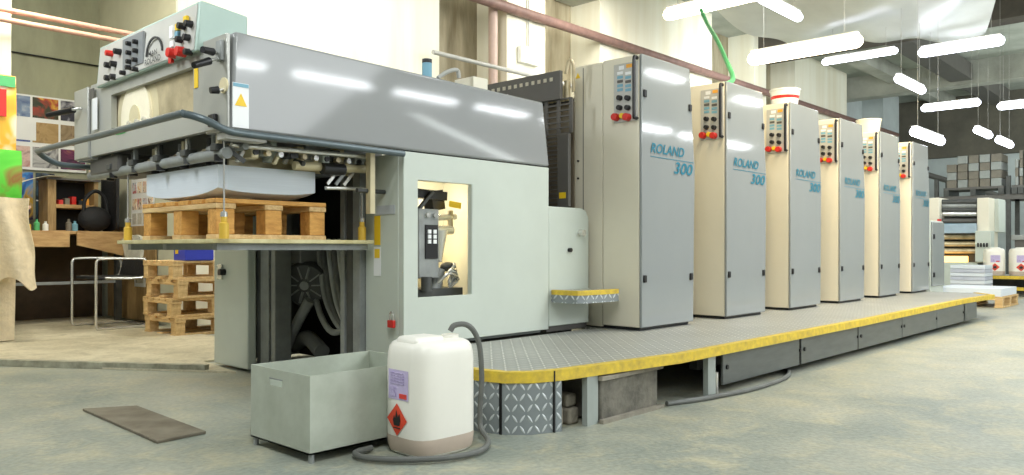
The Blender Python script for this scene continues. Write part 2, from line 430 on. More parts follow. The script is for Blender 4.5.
# maker's emblem: an arch over two lines
pc = conpt(*K(221, 190)); ar = MB()
for k in range(16):
    a0, a1 = PI*k/16, PI*(k+1)/16
    q = []
    for a, r in ((a0, .085), (a1, .085), (a1, .075), (a0, .075)):
        q.append((XF-.03+.004*0, pc.y-r*1.15*math.cos(a), pc.z+.01+r*math.sin(a)))
    ar.poly(q, .006, (-1, 0, 0))
bmesh.ops.remove_doubles(ar.bm, verts=ar.bm.verts, dist=.0005)
ar.build('emblem_arch', M_text, con)
text('lettering', 'MAN', M_text, con, (XF-.034, pc.y+.055, pc.z+.002), (0, -1, 0), (0, 0, 1), .026, .10, bold=.01)
text('lettering', 'ROLAND', M_text, con, (XF-.036, pc.y+.095, pc.z-.036), (0, -1, 0), (0, 0, 1), .030, .185, bold=.01)
# levers on both hood end plates
def lever(px, py, tx, ty, X=XF-.012, l=.16):
    a = onX(px, py, X); b = onX(tx, ty, X-l)
    lv = MB().cyl(a, a+(b-a)*.5, .008).build('lever', M_chrome, fd)
    MB().cyl(a+(b-a)*.42, b, .017, .014).build('grip', M_black, lv)
L3 = lambda x, y: (x/3.394+90, y/3.394)
lever(*L3(440, 182), *L3(382, 168), l=.1); lever(*L3(442, 196), *L3(352, 222), l=.14)
lever(*L3(455, 304), *L3(408, 307), l=.06)
hb = onX(*L3(445, 178), XF-.013)
box('lever_bracket', M_mid, fd, XF-.03, XF-.012, hb.y-.03, hb.y+.02, hb.z-.04, hb.z+.05, .004)
pd = onX(*L3(455, 290), XF-.013); MB().cyl((XF-.018, pd.y, pd.z), (XF-.01, pd.y, pd.z), .035).build('dial', M_cream, fd)
kk = onX(*L3(424, 410), XF-.013); box('lock', M_black, fd, XF-.035, XF-.012, kk.y-.03, kk.y+.03, kk.z-.028, kk.z+.028, .006)
yy = onX(*L3(361, 262), XF-.001); box('yellow_label', M_yel, fd, XF-.004, XF-.001, yy.y-.018, yy.y+.018, yy.z-.05, yy.z+.05)
gg = onX(*L3(105, 442), XF-.001); box('green_label', mat('green_plastic', (40, 190, 90), .5), fd, XF-.004, XF-.001, gg.y-.06, gg.y+.06, gg.z-.02, gg.z+.01)
for px, py, h in ((95, 114, .09), (92, 94, .03)):
    s = onX(px, py, XF-.013)
    box('notice', M_sticker if h > .05 else M_dgrey, fd, XF-.016, XF-.0125, s.y-.035, s.y+.035, s.z-h, s.z+h)
a = onX(88, 86, XF-.1)
lv = MB().cyl((XF-.012, 4.98, 1.62), (XF-.06, 5.0, 1.61), .008).build('lever', M_chrome, fd)
MB().cyl((XF-.05, 5.0, 1.61), (XF-.14, 5.16, 1.585), .02, .014).build('grip', M_black, lv)
# warning sticker on hood side
s = onY(240.5, 105, YS)
st = box('warning_sticker', M_sticker, fd, s.x-.038, s.x+.038, YS-.003, YS-.0005, s.z-.1, s.z+.095)
MB().prism([(s.x-.028, s.z-.005), (s.x+.028, s.z-.005), (s.x, s.z+.05)], 'y', YS-.005, YS-.003).build('warning_triangle', M_yel, st)
box('sticker_header', M_bluel, st, s.x-.036, s.x+.036, YS-.005, YS-.003, s.z+.078, s.z+.093)
# side panel with window opening
hx0, hx1, hz0, hz1 = 2.698, 3.098, .535, 1.162
sp = MB()
def frame_panel(b, x0, x1, z0, z1, a0, a1, c0, c1, y0, y1):
    o = [(x0, z0), (x1, z0), (x1, z1), (x0, z1)]; i = [(a0, c0), (a1, c0), (a1, c1), (a0, c1)]
    vs = [Vector((p[0], y, p[1])) for y in (y0, y1) for p in o+i]
    fs = []
    for k in range(4):
        k2 = (k+1) % 4
        fs += [(k, k2, 4+k2, 4+k), (8+k, 12+k, 12+k2, 8+k2), (k, 8+k, 8+k2, k2), (4+k, 4+k2, 12+k2, 12+k)]
    b._new(vs, fs)
frame_panel(sp, 2.6, 3.775, .285, 1.308, hx0, hx1, hz0, hz1, YS, YS+.04)
sp.build('side_panel', M_feed, fd, .006)
box('plinth', M_plinth, fd, 2.62, 3.75, YS+.05, YS+.5, .264, .29)
box('end_panel', M_feed, fd, 2.6, 2.63, YS+.042, YS+.33, .0, 1.30, .006)
box('plinth', M_plinth, fd, 2.62, 2.75, YS+.05, YS+.3, .0, .25)
# compartment behind the opening
cm = MB(); yb = YS+.42
cm.box(hx0-.06, hx1+.16, yb, yb+.02, hz0-.05, hz1+.06)
cm.box(hx0-.08, hx0-.06, YS+.04, yb, hz0-.05, hz1+.06); cm.box(hx1+.16, hx1+.18, YS+.04, yb, hz0-.05, hz1+.06)
cm.box(hx0-.06, hx1+.16, YS+.04, yb, hz1+.04, hz1+.06); cm.box(hx0-.06, hx1+.16, YS+.04, yb, hz0-.06, hz0-.04)
cm.build('compartment', mat('compartment_cream', (222, 218, 198), .6, var=.08), fd)
ox = hx0+.095
gb = MB().box(ox+.02, ox+.17, YS+.13, YS+.30, .63, 1.02).build('gearbox', M_mid, fd, .006)
bp_ = box('keypad', M_black, gb, ox+.065, ox+.155, YS+.122, YS+.13, .74, .93)
for i in range(2):
    for j in range(3):
        box('key', M_sticker, bp_, ox+.078+.04*i, ox+.100+.04*i, YS+.115, YS+.122, .845+.028*j-.02, .867+.028*j-.02)
for dx in (.08, .135): MB().cyl((ox+dx, YS+.115, .985), (ox+dx, YS+.13, .985), .014).build('knob', M_chrome, gb)
MB().bar((ox+.03, YS+.2, 1.11), (ox+.27, YS+.2, 1.10), .06, .05).build('bracket', M_black, fd)
MB().bar((ox+.2, YS+.22, 1.13), (ox+.22, YS+.22, 1.02), .08, .09).build('bracket', M_black, fd)
MB().bar((ox+.04, YS+.15, 1.02), (ox+.14, YS+.15, 1.12), .02, .016).build('stay', M_dark, fd)
MB().bar((ox+.24, YS+.12, 1.055), (ox+.33, YS+.12, 1.045), .005, .035).build('yellow_label', M_yel, fd)
MB().cyl((ox+.16, YS+.2, .97), (ox+.36, YS+.2, .985), .018).build('shaft', M_chrome, fd)
MB().cyl((ox+.32, YS+.2, .92), (ox+.32, YS+.2, 1.02), .018).build('valve', M_brass, fd)
MB().cyl((ox+.16, YS+.2, .90), (ox+.33, YS+.2, .905), .028).build('shaft', M_chrome, fd)
MB().cyl((ox+.215, YS+.18, .72), (ox+.215, YS+.18, .90), .016, .05).build('funnel', M_chrome, fd)
gl = MB().ball((ox+.29, YS+.36, .80), .10, (.9, .35, 1.25)).build('work_lamp', M_glow, fd)
for k in range(5):
    c = random.uniform(.12, .34), random.uniform(.1, .25)
    pts = [(ox+.17+.03*k, YS+.14, .60+.02*k), (ox+.22+.02*k, YS+.1+.01*k, .655+.012*k), (ox+.31, YS+.12+.01*k, .62+.02*k), (ox+.27, YS+.16, .565+.01*k)]
    MB().tube(pts, .008, 8).build('air_hose', M_hosel if k % 2 else M_chrome, fd)
MB().cyl((ox+.18, YS+.2, .52), (ox+.22, YS+.2, .68), .045).build('air_valve', M_mid, fd)
MB().ball((ox+.30, YS+.2, .69), .04, (1.3, 1, .7)).build('air_valve', M_dark, fd)
MB().box(ox-.08, hx1+.04, YS+.12, YS+.36, .485, .57).build('base_block', M_dark, fd)
MB().cyl((ox+.05, YS+.1, .56), (ox+.05, YS+.1, .64), .03).build('air_valve', M_dark, fd)
# labels on the end panel
def xlab(px0, px1, py0, py1, m, X=2.5985, d=0):
    a_, b_ = onX(px0, py0, X), onX(px1, py1, X)
    return box('label', m, fd, X-.002-d, X, min(a_.y, b_.y), max(a_.y, b_.y), min(a_.z, b_.z), max(a_.z, b_.z))
xlab(374.5, 380.5, 216, 245, M_yel); l2 = xlab(374, 381, 247, 276, M_sticker); xlab(375, 380, 249, 258, M_yel, d=.002)
xlab(377, 395, 206, 214, mat('label_grey', (186, 192, 196), .5), d=.001)
# far end panel (with door) and interior
dr = box('end_panel', M_feed, fd, 2.50, 2.56, 4.64, 5.10, .02, .82, .008)
box('end_panel', M_feed, fd, 2.52, 2.58, 4.66, 5.10, .83, 1.30, .006)
hd = onX(222.5, 272, 2.5)
h_ = box('latch', M_chrome, dr, 2.485, 2.5, hd.y-.01, hd.y+.05, hd.z-.05, hd.z+.05, .003)
MB().cyl((2.46, hd.y-.03, hd.z), (2.5, hd.y-.03, hd.z), .022).build('knob', M_black, h_)
for y0, y1, m in ((4.50, 4.60, M_mid), (4.60, 4.645, M_dark), (4.42, 4.47, M_mid), (3.535, 3.60, M_mid), (3.60, 3.66, M_dark), (3.68, 3.72, M_mid)):
    box('upright', m, fd, 2.565, 2.68, y0, y1, .02, 1.28, .004)
box('far_side_panel', M_plinth, fd, 2.60, 3.75, 5.085, 5.12, .02, 1.31)
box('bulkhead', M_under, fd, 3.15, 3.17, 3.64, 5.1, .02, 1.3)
box('floor_pan', M_mid, fd, 2.55, 3.15, 3.55, 4.6, .02, .05)
# motor
mc = onX(307, 283, 2.82); mdir = Vector((-.72, -.66, -.22)).normalized(); mq = mdir.to_track_quat('Z', 'Y').to_matrix()
mo = MB().lathe(mc-mdir*.12, [(.05, -.12), (.135, -.1), (.14, 0), (.14, .1), (.13, .115)], 28, mq).build('motor', M_mid, fd)
fc = MB().lathe(mc, [(.15, -.02), (.152, .035), (.135, .055), (.02, .06)], 28, mq).build('fan_cover', M_dark, mo)
for k in range(10):
    an = 2*PI*k/10; u = mq @ Vector((math.cos(an), math.sin(an), 0))
    MB().bar(mc+mdir*.062+u*.045, mc+mdir*.056+u*.125, .016, .008).build('cooling_rib', M_hosel, fc)
MB().cyl(mc+mdir*.055, mc+mdir*.07, .03).build('hub', M_hosel, fc)
tb = onX(300, 258, 2.8); box('terminal_box', M_mid, mo, tb.x-.06, tb.x+.08, tb.y-.10, tb.y+.10, tb.z-.03, tb.z+.06, .008)
MB().tube([onX(310, 300, 2.80), onX(300, 318, 2.78), onX(289, 340, 2.75), onX(283, 362, 2.72)], .035, 12).build('air_hose', M_hosel, fd)
MB().tube([onX(316, 300, 2.85), onX(322, 318, 2.82), onX(332, 332, 2.8), onX(346, 330, 2.78)], .02, 10).build('air_hose', M_hosel, fd)
for k in range(6):
    x0 = 318+5.2*k
    MB().tube([onX(x0, 240, 2.9-.03*k), onX(x0+3, 270, 2.86-.03*k), onX(x0+8, 300, 2.84-.03*k), onX(336+3.4*k, 322-2*k, 2.8-.02*k), onX(345+2*k, 332-2*k, 2.8-.01*k)], .019, 10).build('air_hose', (M_hosel, M_hose)[k % 2], fd)
MB().tube([onX(295, 345, 2.85), onX(308, 338, 2.8), onX(322, 352, 2.75)], .05, 12).build('duct', M_hose, fd)
# pile board with corner posts
pb = MB().prism([(1.66, 3.40), (2.56, 3.40), (2.56, 4.42), (2.47, 4.50), (2.3, 4.52), (1.66, 4.52)], 'z', .822, .842).build('pile_board', mat('board_cream', (222, 214, 168), .6, var=.2, scale=8, c2=(184, 172, 120)), fd, .003)
def corner(px, py, X, top):
    p = onX(px, py, X); p.z = .842
    g = MB().cyl((p.x, p.y, .842), (p.x, p.y, top), .004, seg=8).build('guide_rod', M_chrome, fd)
    MB().lathe((p.x, p.y, .842), [(.022, 0), (.022, .07), (.014, .075), (.014, .10)], 16).build('yellow_stop', mat('stop_yellow', (226, 186, 70), .4), g)
    MB().lathe((p.x, p.y, .942), [(.016, 0), (.016, .02), (.008, .025)], 14).build('cap', M_chrome, g)
corner(224, 236, 1.70, 1.30); corner(362, 238, 2.55, 1.12); corner(128, 236, 1.72, 1.30)
for Y in (3.46, 4.0, 4.45): box('pile_beam', M_mid, fd, 1.7, 2.55, Y-.02, Y+.02, .79, .822)
# suction head machinery under the hood
MB().cyl((1.71, 3.36, 1.232), (1.71, 5.05, 1.232), .026).build('gripper_bar', M_mid, fd)
MB().cyl((1.80, 3.36, 1.27), (1.80, 5.05, 1.27), .016).build('gripper_bar', M_mid, fd)
box('feed_head', M_dark, fd, 1.95, 2.12, 3.7, 4.9, 1.235, 1.33, .01)
box('feed_head_cover', M_dgrey, fd, 1.68, 1.95, 4.55, 5.0, 1.22, 1.33, .02)
for k in range(15):
    y = 3.42+k*.105
    x = 1.70+.03*(k % 3)
    g = MB().bar((x, y, 1.225+.01*(k % 2)), (x, y, 1.33), .022+.006*(k % 3), .022).build('sucker', (M_cream, M_mid, M_dark, M_chrome)[k % 4], fd, .003)
    MB().cyl((x, y, 1.197+.01*(k % 2)), (x, y, 1.227+.01*(k % 2)), .022).build('sucker_cup', (M_black, M_dark)[k % 2], g)
    MB().box(x-.03, x+.035, y-.028, y+.028, 1.242, 1.275).build('clamp', (M_dark, M_mid, M_brass)[k % 3], g, .004)
for k in range(11):
    x = 1.86+k*.066
    b = MB().box(x, x+.04+.02*(k % 2), 3.42+.03*(k % 3), 3.50+.03*(k % 3), 1.225+.02*(k % 2), 1.29+.02*(k % 3)).build('air_valve', (M_cream, M_mid, M_feed, M_dark)[k % 4], fd, .006)
    MB().cyl((x+.02, 3.41, 1.255), (x+.02, 3.44, 1.255), .014).build('knob', (M_black, M_brass, M_chrome)[k % 3], b)
MB().cyl((1.75, 3.40, 1.275), (2.56, 3.40, 1.285), .012).build('air_pipe', M_chrome, fd)
MB().cyl((2.1, 3.44, 1.21), (2.58, 3.44, 1.225), .022).build('air_pipe', M_cream, fd)
MB().cyl((2.25, 3.42, 1.205), (2.38, 3.42, 1.208), .03).build('coupling', M_black, fd)
MB().cyl((2.29, 3.45, 1.11), (2.59, 3.45, 1.12), .01).build('stay', M_chrome, fd)
for k in range(3): MB().bar((2.30+.05*k, 3.45, 1.13), (2.36+.05*k, 3.45, 1.20), .01, .016).build('stay', (M_chrome, M_mid)[k % 2], fd)
MB().bar((2.50, 3.35, .98), (2.50, 3.35, 1.3), .04, .03).build('bracket', M_cream, fd)
MB().cyl((2.42, 3.36, 1.10), (2.60, 3.36, 1.10), .012).build('stay', M_dark, fd)
for k in range(16):
    x = 1.80+.048*k; zz = random.uniform(1.215, 1.28); yy = random.uniform(3.43, 3.58)
    if k % 2: MB().cyl((x, yy-.03, zz), (x+random.uniform(-.03, .05), yy+.03, zz+random.uniform(-.01, .03)), random.uniform(.008, .02), seg=10).build('air_fitting', (M_feed, M_cream, M_chrome, M_dark)[k % 4 if k % 3 else 1], fd)
    else: MB().bar((x, yy, zz-.015), (x+.03, yy, zz+.04), .025, .018).build('air_fitting', (M_panel, M_cream, M_mid)[k % 3], fd, .003)
box('head_plate', M_cream, fd, 1.85, 2.58, 3.62, 3.64, 1.20, 1.312)
MB().bar((1.74, 3.37, 1.235), (1.80, 3.37, 1.20), .012, .02).build('bracket', M_dark, fd)
box('bracket', M_panel, fd, 1.66, 1.86, 3.28, 3.36, 1.285, 1.312)
# hand rail round the front
MB().tube([(2.58, 3.175, 1.288), (2.1, 3.17, 1.293), (1.70, 3.165, 1.296), (1.60, 3.16, 1.303), (1.52, 3.17, 1.335), (1.455, 3.22, 1.358), (1.44, 3.32, 1.36), (1.44, 4.2, 1.36), (1.44, 5.02, 1.365), (1.45, 5.13, 1.36), (1.50, 5.16, 1.33), (1.58, 5.165, 1.30), (1.75, 5.165, 1.295)], .0165, 12, 4).build('hand_rail', M_rail, fd)
# low drive cover between hood and first tower
dc = MB().prism([(3.785, .30), (4.20, .30), (4.20, 1.0), (4.17, 1.05), (4.12, 1.065), (3.785, 1.065)], 'y', YS+.01, YS+.10).build('drive_cover', M_feed, fd, .006)
kx = onY(570, 250, YS); MB().cyl((kx.x, YS-.012, kx.z), (kx.x, YS+.01, kx.z), .014).build('knob', M_black, dc)
kx = onY(585, 235, YS); MB().cyl((4.10, YS-.03, .90), (4.10, YS+.01, .90), .022).build('knob', M_chrome, dc)
box('plinth', M_dgrey, fd, 3.785, 4.20, YS+.03, YS+.10, .264, .30)

# ------------------------------------------------------------------ infeed guard
ig = thing('infeed_guard', 'dark grey slotted infeed guard with grilles between the feeder hood and first tower', 'machine guard', (4.12, 3.9, .25))
sl = MB(); X0 = 4.06
YA, YB = 3.33, 4.9
def slotted(b, y0, y1, z0, z1, rows, cols, fr=.25, x0=X0, x1=X0+.015):
    """plate with real openings"""
    dy, dz = (y1-y0)/cols, (z1-z0)/rows
    for r in range(rows+1):
        zc = z0+r*dz; b.box(x0, x1, y0, y1, zc-dz*fr/2, zc+dz*fr/2)
    for c in range(cols+1):
        yc = y0+c*dy; b.box(x0+.002, x1-.002, yc-dy*fr/2, yc+dy*fr/2, z0, z1)
box('top_panel', M_dgrey, ig, X0-.02, X0+.01, YA, YB, 1.80, 1.99)
tp = MB()
for k in range(26):
    y = YA+.06+k*.055; tp.box(X0-.024, X0-.019, y, y+.026, 1.925, 1.95)
tp = tp.build('slot_row', mat('slot_light', (196, 190, 170), .6), ig)
tp['kind'] = 'stuff'
nt_ = MB()
for k, (w_, y) in enumerate([(.12, YA+.32), (.14, YA+.48)]): nt_.box(X0-.024, X0-.019, y, y+w_, 1.875, 1.887)
text('lettering', '|||||||', M_sticker, ig, (X0-.022, YA+.62, 1.878), (0, -1, 0), (0, 0, 1), .014, .15)
nt_.bm.free()
g1 = MB(); slotted(g1, 3.255, 3.90, 1.57, 1.80, 6, 6); g1.build('grille', M_dgrey, ig)
box('lower_panel', M_dgrey, ig, X0-.03, X0, 3.25, 3.345, 1.075, 1.56, .004)
g2 = MB(); slotted(g2, 3.35, 3.75, 1.08, 1.55, 16, 3); g2.build('grille', M_dgrey, ig)
box('back_plate', mat('guard_back', (120, 110, 92), .8), ig, X0+.13, X0+.14, YA, YB, 1.07, 1.8)
box('yellow_label', M_yel, ig, X0-.034, X0-.03, 3.27, 3.325, 1.13, 1.17)
for k in range(4):
    MB().cyl((X0+.06, YA+.0+.05*k, 1.80), (X0+.06, YA+.0+.05*k, 1.93-.03*k), .022).build('lubricator', M_cream if k % 2 else M_brass, ig)
MB().tube([(X0+.02, YA-.02, 1.97), (X0+.03, YA-.04, 2.06), (X0+.05, YA-.06, 2.02), (X0+.06, YA-.05, 1.85)], .012, 8).build('air_hose', M_brass, ig)
box('back_support', M_dgrey, ig, X0, X0+.13, YA+.02, YB, .0, 1.07)

# ================================================================== PRINTING UNITS
TX, TY, TZ, TH = 4.25, 2.82, .272, 2.055
tw = thing('printing_unit', 'first and nearest printing unit tower, beside the feeder, with beige side and grey front cover', 'printing unit', (TX, TY, TZ), 'printing unit towers in a row')
xt = TX+.60; xm = TX+.672; xb = TX+.65
prof = [(TX, TZ+.012), (xb, TZ+.012), (xm, 1.35), (xt, TH), (TX, TH)]
side = MB().prism([(TX, TZ+.012), (xb-.004, TZ+.012), (xm-.004, 1.35), (xt-.004, TH), (TX, TH)], 'y', TY+.022, TY+.31).build('side_cover', M_beige, tw, .006)
b2 = MB().prism([(TX+.004, TZ+.0), (xb-.05, TZ+.0), (xm-.05, 1.35), (xt-.03, TH-.004), (TX+.004, TH-.004)], 'y', TY+.316, TY+.56).build('side_cover', M_beige, tw, .004)
dr = MB().prism(prof, 'y', TY, TY+.02).build('front_cover', M_door, tw, .006)
box('plinth', M_black, tw, TX+.02, xb-.02, TY+.03, TY+.5, TZ-.008, TZ+.014)
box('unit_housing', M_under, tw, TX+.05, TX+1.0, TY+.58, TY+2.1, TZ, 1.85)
# control panel on the side cover
XP = TX-.001
pn = box('control_panel', M_panel, tw, XP-.008, XP, TY+.025, TY+.215, 1.625, 2.01, .003)
def tk(x, y):
    p = onX(x/4.318+490, y/4.318+50, XP-.008); return p
for x, y, m, r, l in [(563, 208, M_black, .018, .03), (598, 208, M_black, .018, .03), (563, 250, M_black, .018, .03), (598, 250, M_black, .018, .03),
                   (548, 291, M_red, .026, .04), (597, 291, M_red, .026, .04), (573, 285, M_yel, .02, .02)]:
    p = tk(x, y)
    MB().cyl((XP-.008-l, p.y, p.z), (XP-.004, p.y, p.z), r*.9, r, 14).build('button', m, pn, .002)
for i, y in enumerate((100, 118, 136, 154, 172)):
    for x in (562, 597):
        p = tk(x, y); box('key', (M_sticker, M_bluel, M_dgrey, M_bluel, M_bluel)[i], pn, XP-.011, XP-.007, p.y-.022, p.y+.022, p.z-.009, p.z+.009)
p = tk(601, 68); box('indicator', M_orange, pn, XP-.011, XP-.007, p.y-.022, p.y+.022, p.z-.012, p.z+.012)
p = tk(568, 75); box('indicator', M_sticker, pn, XP-.011, XP-.007, p.y-.02, p.y+.02, p.z-.016, p.z+.01)
MB().tube([(TX, TY+.035, 2.03), (TX-.03, TY+.03, 2.032), (TX-.045, TY+.03, 2.01), (TX-.045, TY+.03, 1.85), (TX-.045, TY+.03, 1.66), (TX-.035, TY+.03, 1.64), (TX, TY+.035, 1.64)], .011, 10).build('handle', M_black, tw)
for x, z in ((TX+.03, 1.80), (xm-.075, 1.78), (TX+.03, .60), (xb-.04, .60)):
    MB().box(x-.016, x+.016, TY-.012, TY, z-.024, z+.024).build('latch', M_black, tw, .004)
# lettering on the front cover
text('lettering', 'ROLAND', M_teal, tw, (TX+.10, TY-.0005, 1.425), (1, 0, 0), (0, 0, 1), .066, .42, shear=.25, bold=.017)
text('lettering', '300', M_teal, tw, (TX+.385, TY-.0005, 1.305), (1, 0, 0), (0, 0, 1), .082, .25, shear=.25, bold=.017)
box('line', M_teal, tw, TX+.10, TX+.655, TY-.002, TY-.0003, 1.398, 1.402)
unit_labels = ['second printing unit tower from the feeder, beige side with red buttons and grey cover',
 'third printing unit tower from the feeder, with the red-striped tub on top',
 'fourth printing unit tower from the feeder, bare-topped between the two tubs',
 'fifth printing unit tower from the feeder, with the plain cream tub on top',
 'sixth and farthest printing unit tower, next to the low delivery cabinet']
PITCH = 1.14
for i in range(5):
    c = dup(tw); c.location.x = TX+PITCH*(i+1); c['label'] = unit_labels[i]
# details only the first tower shows
s = onX(578, 76, TX+.002)
MB().prism([(s.y-.02, s.z-.016), (s.y+.02, s.z-.016), (s.y, s.z+.02)], 'x', TX-.001, TX+.003).build('warning_triangle', M_yel, tw)
box('seam', M_dgrey, tw, TX+.002, TX+.006, TY+.475, TY+.48, TZ+.02, TH-.02)
for z in (1.28, 1.4): MB().cyl((TX-.004, TY+.52, z), (TX+.006, TY+.52, z), .007).build('bolt', M_black, tw)

# tubs on the towers
def tub(x, y, label, stripe):
    t = thing('tub', label, 'tub', (x, y, TH+.002))
    b = MB().lathe((x, y, TH+.002), [(.105, 0), (.128, .15), (.134, .152), (.134, .165), (.122, .165), (.10, .012)], 28).build('bucket', M_beige if not stripe else M_white, t)
    if stripe: MB().lathe((x, y, TH+.08), [(.1175, 0), (.1215, .026)], 28).build('red_stripe', M_red, t)
tub(6.82, 3.0, 'round white tub with a red stripe on top of the third tower', True)
tub(9.05, 3.02, 'plain cream tub on top of the fifth tower', False)

# delivery cabinet beyond the last tower
dl = thing('delivery_unit', 'low pale grey delivery cabinet beyond the sixth tower', 'delivery unit', (11.5, 3.1, 0))
box('cabinet', M_feed, dl, 11.15, 11.75, 2.95, 3.9, .0, 1.16, .01)
box('front_cover', M_door, dl, 11.17, 11.73, 2.93, 2.948, .30, 1.14, .006)
for z in (.95, .45): box('latch', M_black, dl, 11.2, 11.24, 2.915, 2.93, z-.03, z+.03)

# ================================================================== WALKWAY
wk = thing('walkway', 'long chequer-plate walkway with yellow edge in front of the towers', 'walkway', (6.3, 2.6, 0))
edge = [(2.40, 3.17), (2.385, 2.60), (2.39, 2.42), (2.42, 2.30), (2.50, 2.215), (2.64, 2.165), (3.44, 2.055), (6.0, 2.05), (9.2, 2.10), (10.25, 2.05)]
outline = edge + [(10.6, 2.3), (10.6, 3.35), (4.22, 3.35), (4.22, 3.17)]
MB().prism(outline, 'z', .248, .262).build('deck', M_deck, wk)
def ribbon(pts, z0, z1, t):
    b = MB(); n = len(pts); vs = []
    for i, p in enumerate(pts):
        a = Vector(pts[max(0, i-1)]); c = Vector(pts[min(n-1, i+1)]); d = (c-a).normalized(); nn = Vector((-d.y, d.x))
        if i in (0, n-1): pass
        q = Vector(p)+nn*t
        vs += [(p[0], p[1], z0), (p[0], p[1], z1), (q.x, q.y, z1), (q.x, q.y, z0)]
    fs = []
    for i in range(n-1):
        for k in range(4):
            fs.append((4*i+k, 4*i+(k+1) % 4, 4*i+4+(k+1) % 4, 4*i+4+k))
    fs += [(0, 1, 2, 3), (4*n-1, 4*n-2, 4*n-3, 4*n-4)]
    b._new(vs, fs); return b
e2 = edge+[(10.6, 2.3)]
ribbon([(x-.006 if x < 2.45 else x, y-.006) for x, y in e2], .222, .270, .045).build('edge_trim', M_yedge, wk)
ribbon(edge[:6], .0, .220, .012).build('corner_skirt', M_treadv, wk)
for x, y in ((2.415, 2.32), (2.60, 2.178)): box('seam', M_black, wk, x-.003, x+.003, y-.008, y+.006, .0, .268)
for k, x in enumerate([3.93, 4.98, 6.02, 7.05, 8.08, 9.05]):
    sk = box('skirt_panel', M_skirt, wk, x+.006, (x+1.03 if k < 5 else 9.6)-.006, 2.082, 2.097, .045, .220, .003)
    if k < 4: MB().cyl((x+.05, 2.074, .14), (x+.05, 2.082, .14), .013).build('latch', M_black, sk)
    if k > 0: MB().cyl((x-.02, 2.074, .14), (x-.02, 2.082, .14), .012).build('latch', M_black, sk)
for x, y in [(2.83, 2.15), (3.79, 2.08), (3.80, 2.9), (5.0, 2.6), (6.5, 2.6), (8.0, 2.6), (9.7, 2.3), (10.1, 2.25), (10.1, 3.0)]:
    sp_ = box('support', M_plinth if x < 3.9 else M_dark, wk, x-.04, x+.04, y-.01, y+.02, .0, .247)
for x in (3.86, 3.89): MB().cyl((x, 2.10, 0), (x, 2.10, .12), .012).build('foot', M_chrome, wk)
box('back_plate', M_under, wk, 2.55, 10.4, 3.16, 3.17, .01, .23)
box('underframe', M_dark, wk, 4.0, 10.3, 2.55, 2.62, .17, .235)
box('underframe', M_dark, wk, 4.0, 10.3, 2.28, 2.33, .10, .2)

# step by the drive cover
stp = thing('step', 'small chequer-plate step with yellow edge fixed beside the drive cover', 'step', (4.0, 3.07, .47))
so = [(3.79, 3.195), (3.79, 3.05), (3.81, 3.0), (3.86, 2.97), (4.16, 2.95), (4.16, 3.195)]
MB().prism(so, 'z', .508, .53).build('deck', M_deck, stp)
ribbon([(x-.003, y-.004) for x, y in so[:5]]+[(4.175, 2.946)], .505, .535, .03).build('edge_trim', M_yedge, stp)
ribbon(so[:5]+[(4.17, 2.95)], .455, .505, .012).build('skirt', M_treadv, stp)
ribbon([(4.165, 2.95), (4.17, 3.19)], .455, .505, -.012).build('skirt', M_treadv, stp)

# things under the walkway
a, b = onZ(597, 428, 0), onZ(662, 413, 0)
o = MB().box(2.885, 3.36, 2.135, 2.42, .008, .195); o = o.build('concrete_box', M_conc, None, .008, (3.26, 2.43, 0)); tag(o, 'stained concrete box standing under the walkway edge', 'concrete box')
MB().box(2.87, 3.38, 2.11, 2.134, .0, .018).build('base_ledge', M_block, o)
MB().box(2.87, 3.38, 2.115, 2.42, .196, .215).build('lid', M_block, o)
pe = MB().tube([(3.46, 2.9, .155), (3.46, 2.6, .165), (3.47, 2.40, .16), (3.48, 2.30, .13), (3.49, 2.27, .06), (3.49, 2.27, .0)], .04, 14).build('pipe_elbow', M_hosel, None, 0, (3.5, 2.6, 0))
tag(pe, 'grey pipe elbow beside the concrete box under the walkway', 'pipe')
blk = [(2.70, 2.28, 0, .085), (2.785, 2.26, 0, .075), (2.705, 2.29, .087, .06), (2.787, 2.275, .077, .06)]
names = ['left lower grey block under the walkway, by the chequer skirt', 'right lower grey block under the walkway, next to the concrete box', 'left upper grey block of the pair piled under the walkway', 'right upper grey block of the pair piled under the walkway']
for (x, y, z, h), lb in zip(blk, names):
    o = MB().box(x-.036, x+.036, y-.05, y+.06, z, z+h).build('concrete_block', M_block, None, .012, (x, y, z)); tag(o, lb, 'block', 'grey blocks under the walkway')
hs = MB().tube([(3.42, 2.12, .014), (3.62, 2.06, .014), (3.85, 2.02, .014), (4.15, 1.99, .014), (4.6, 2.02, .014), (4.9, 2.14, .014), (5.2, 2.4, .014)], .013, 10).build('hose', M_hose, None, 0, (4, 2.1, 0))
tag(hs, 'grey hose lying on the floor under the walkway edge', 'hose')

# ================================================================== FOREGROUND
tr = thing('metal_bin', 'open pale metal bin on short feet beside the white jerrycan', 'bin', (1.9, 2.73, 0))
x0, x1, y0, y1, z0, z1 = 1.60, 2.19, 2.512, 2.945, .034, .326
t = .006
box('base', M_tray, tr, x0, x1, y0, y1, z0, z0+t)
lf = MB()
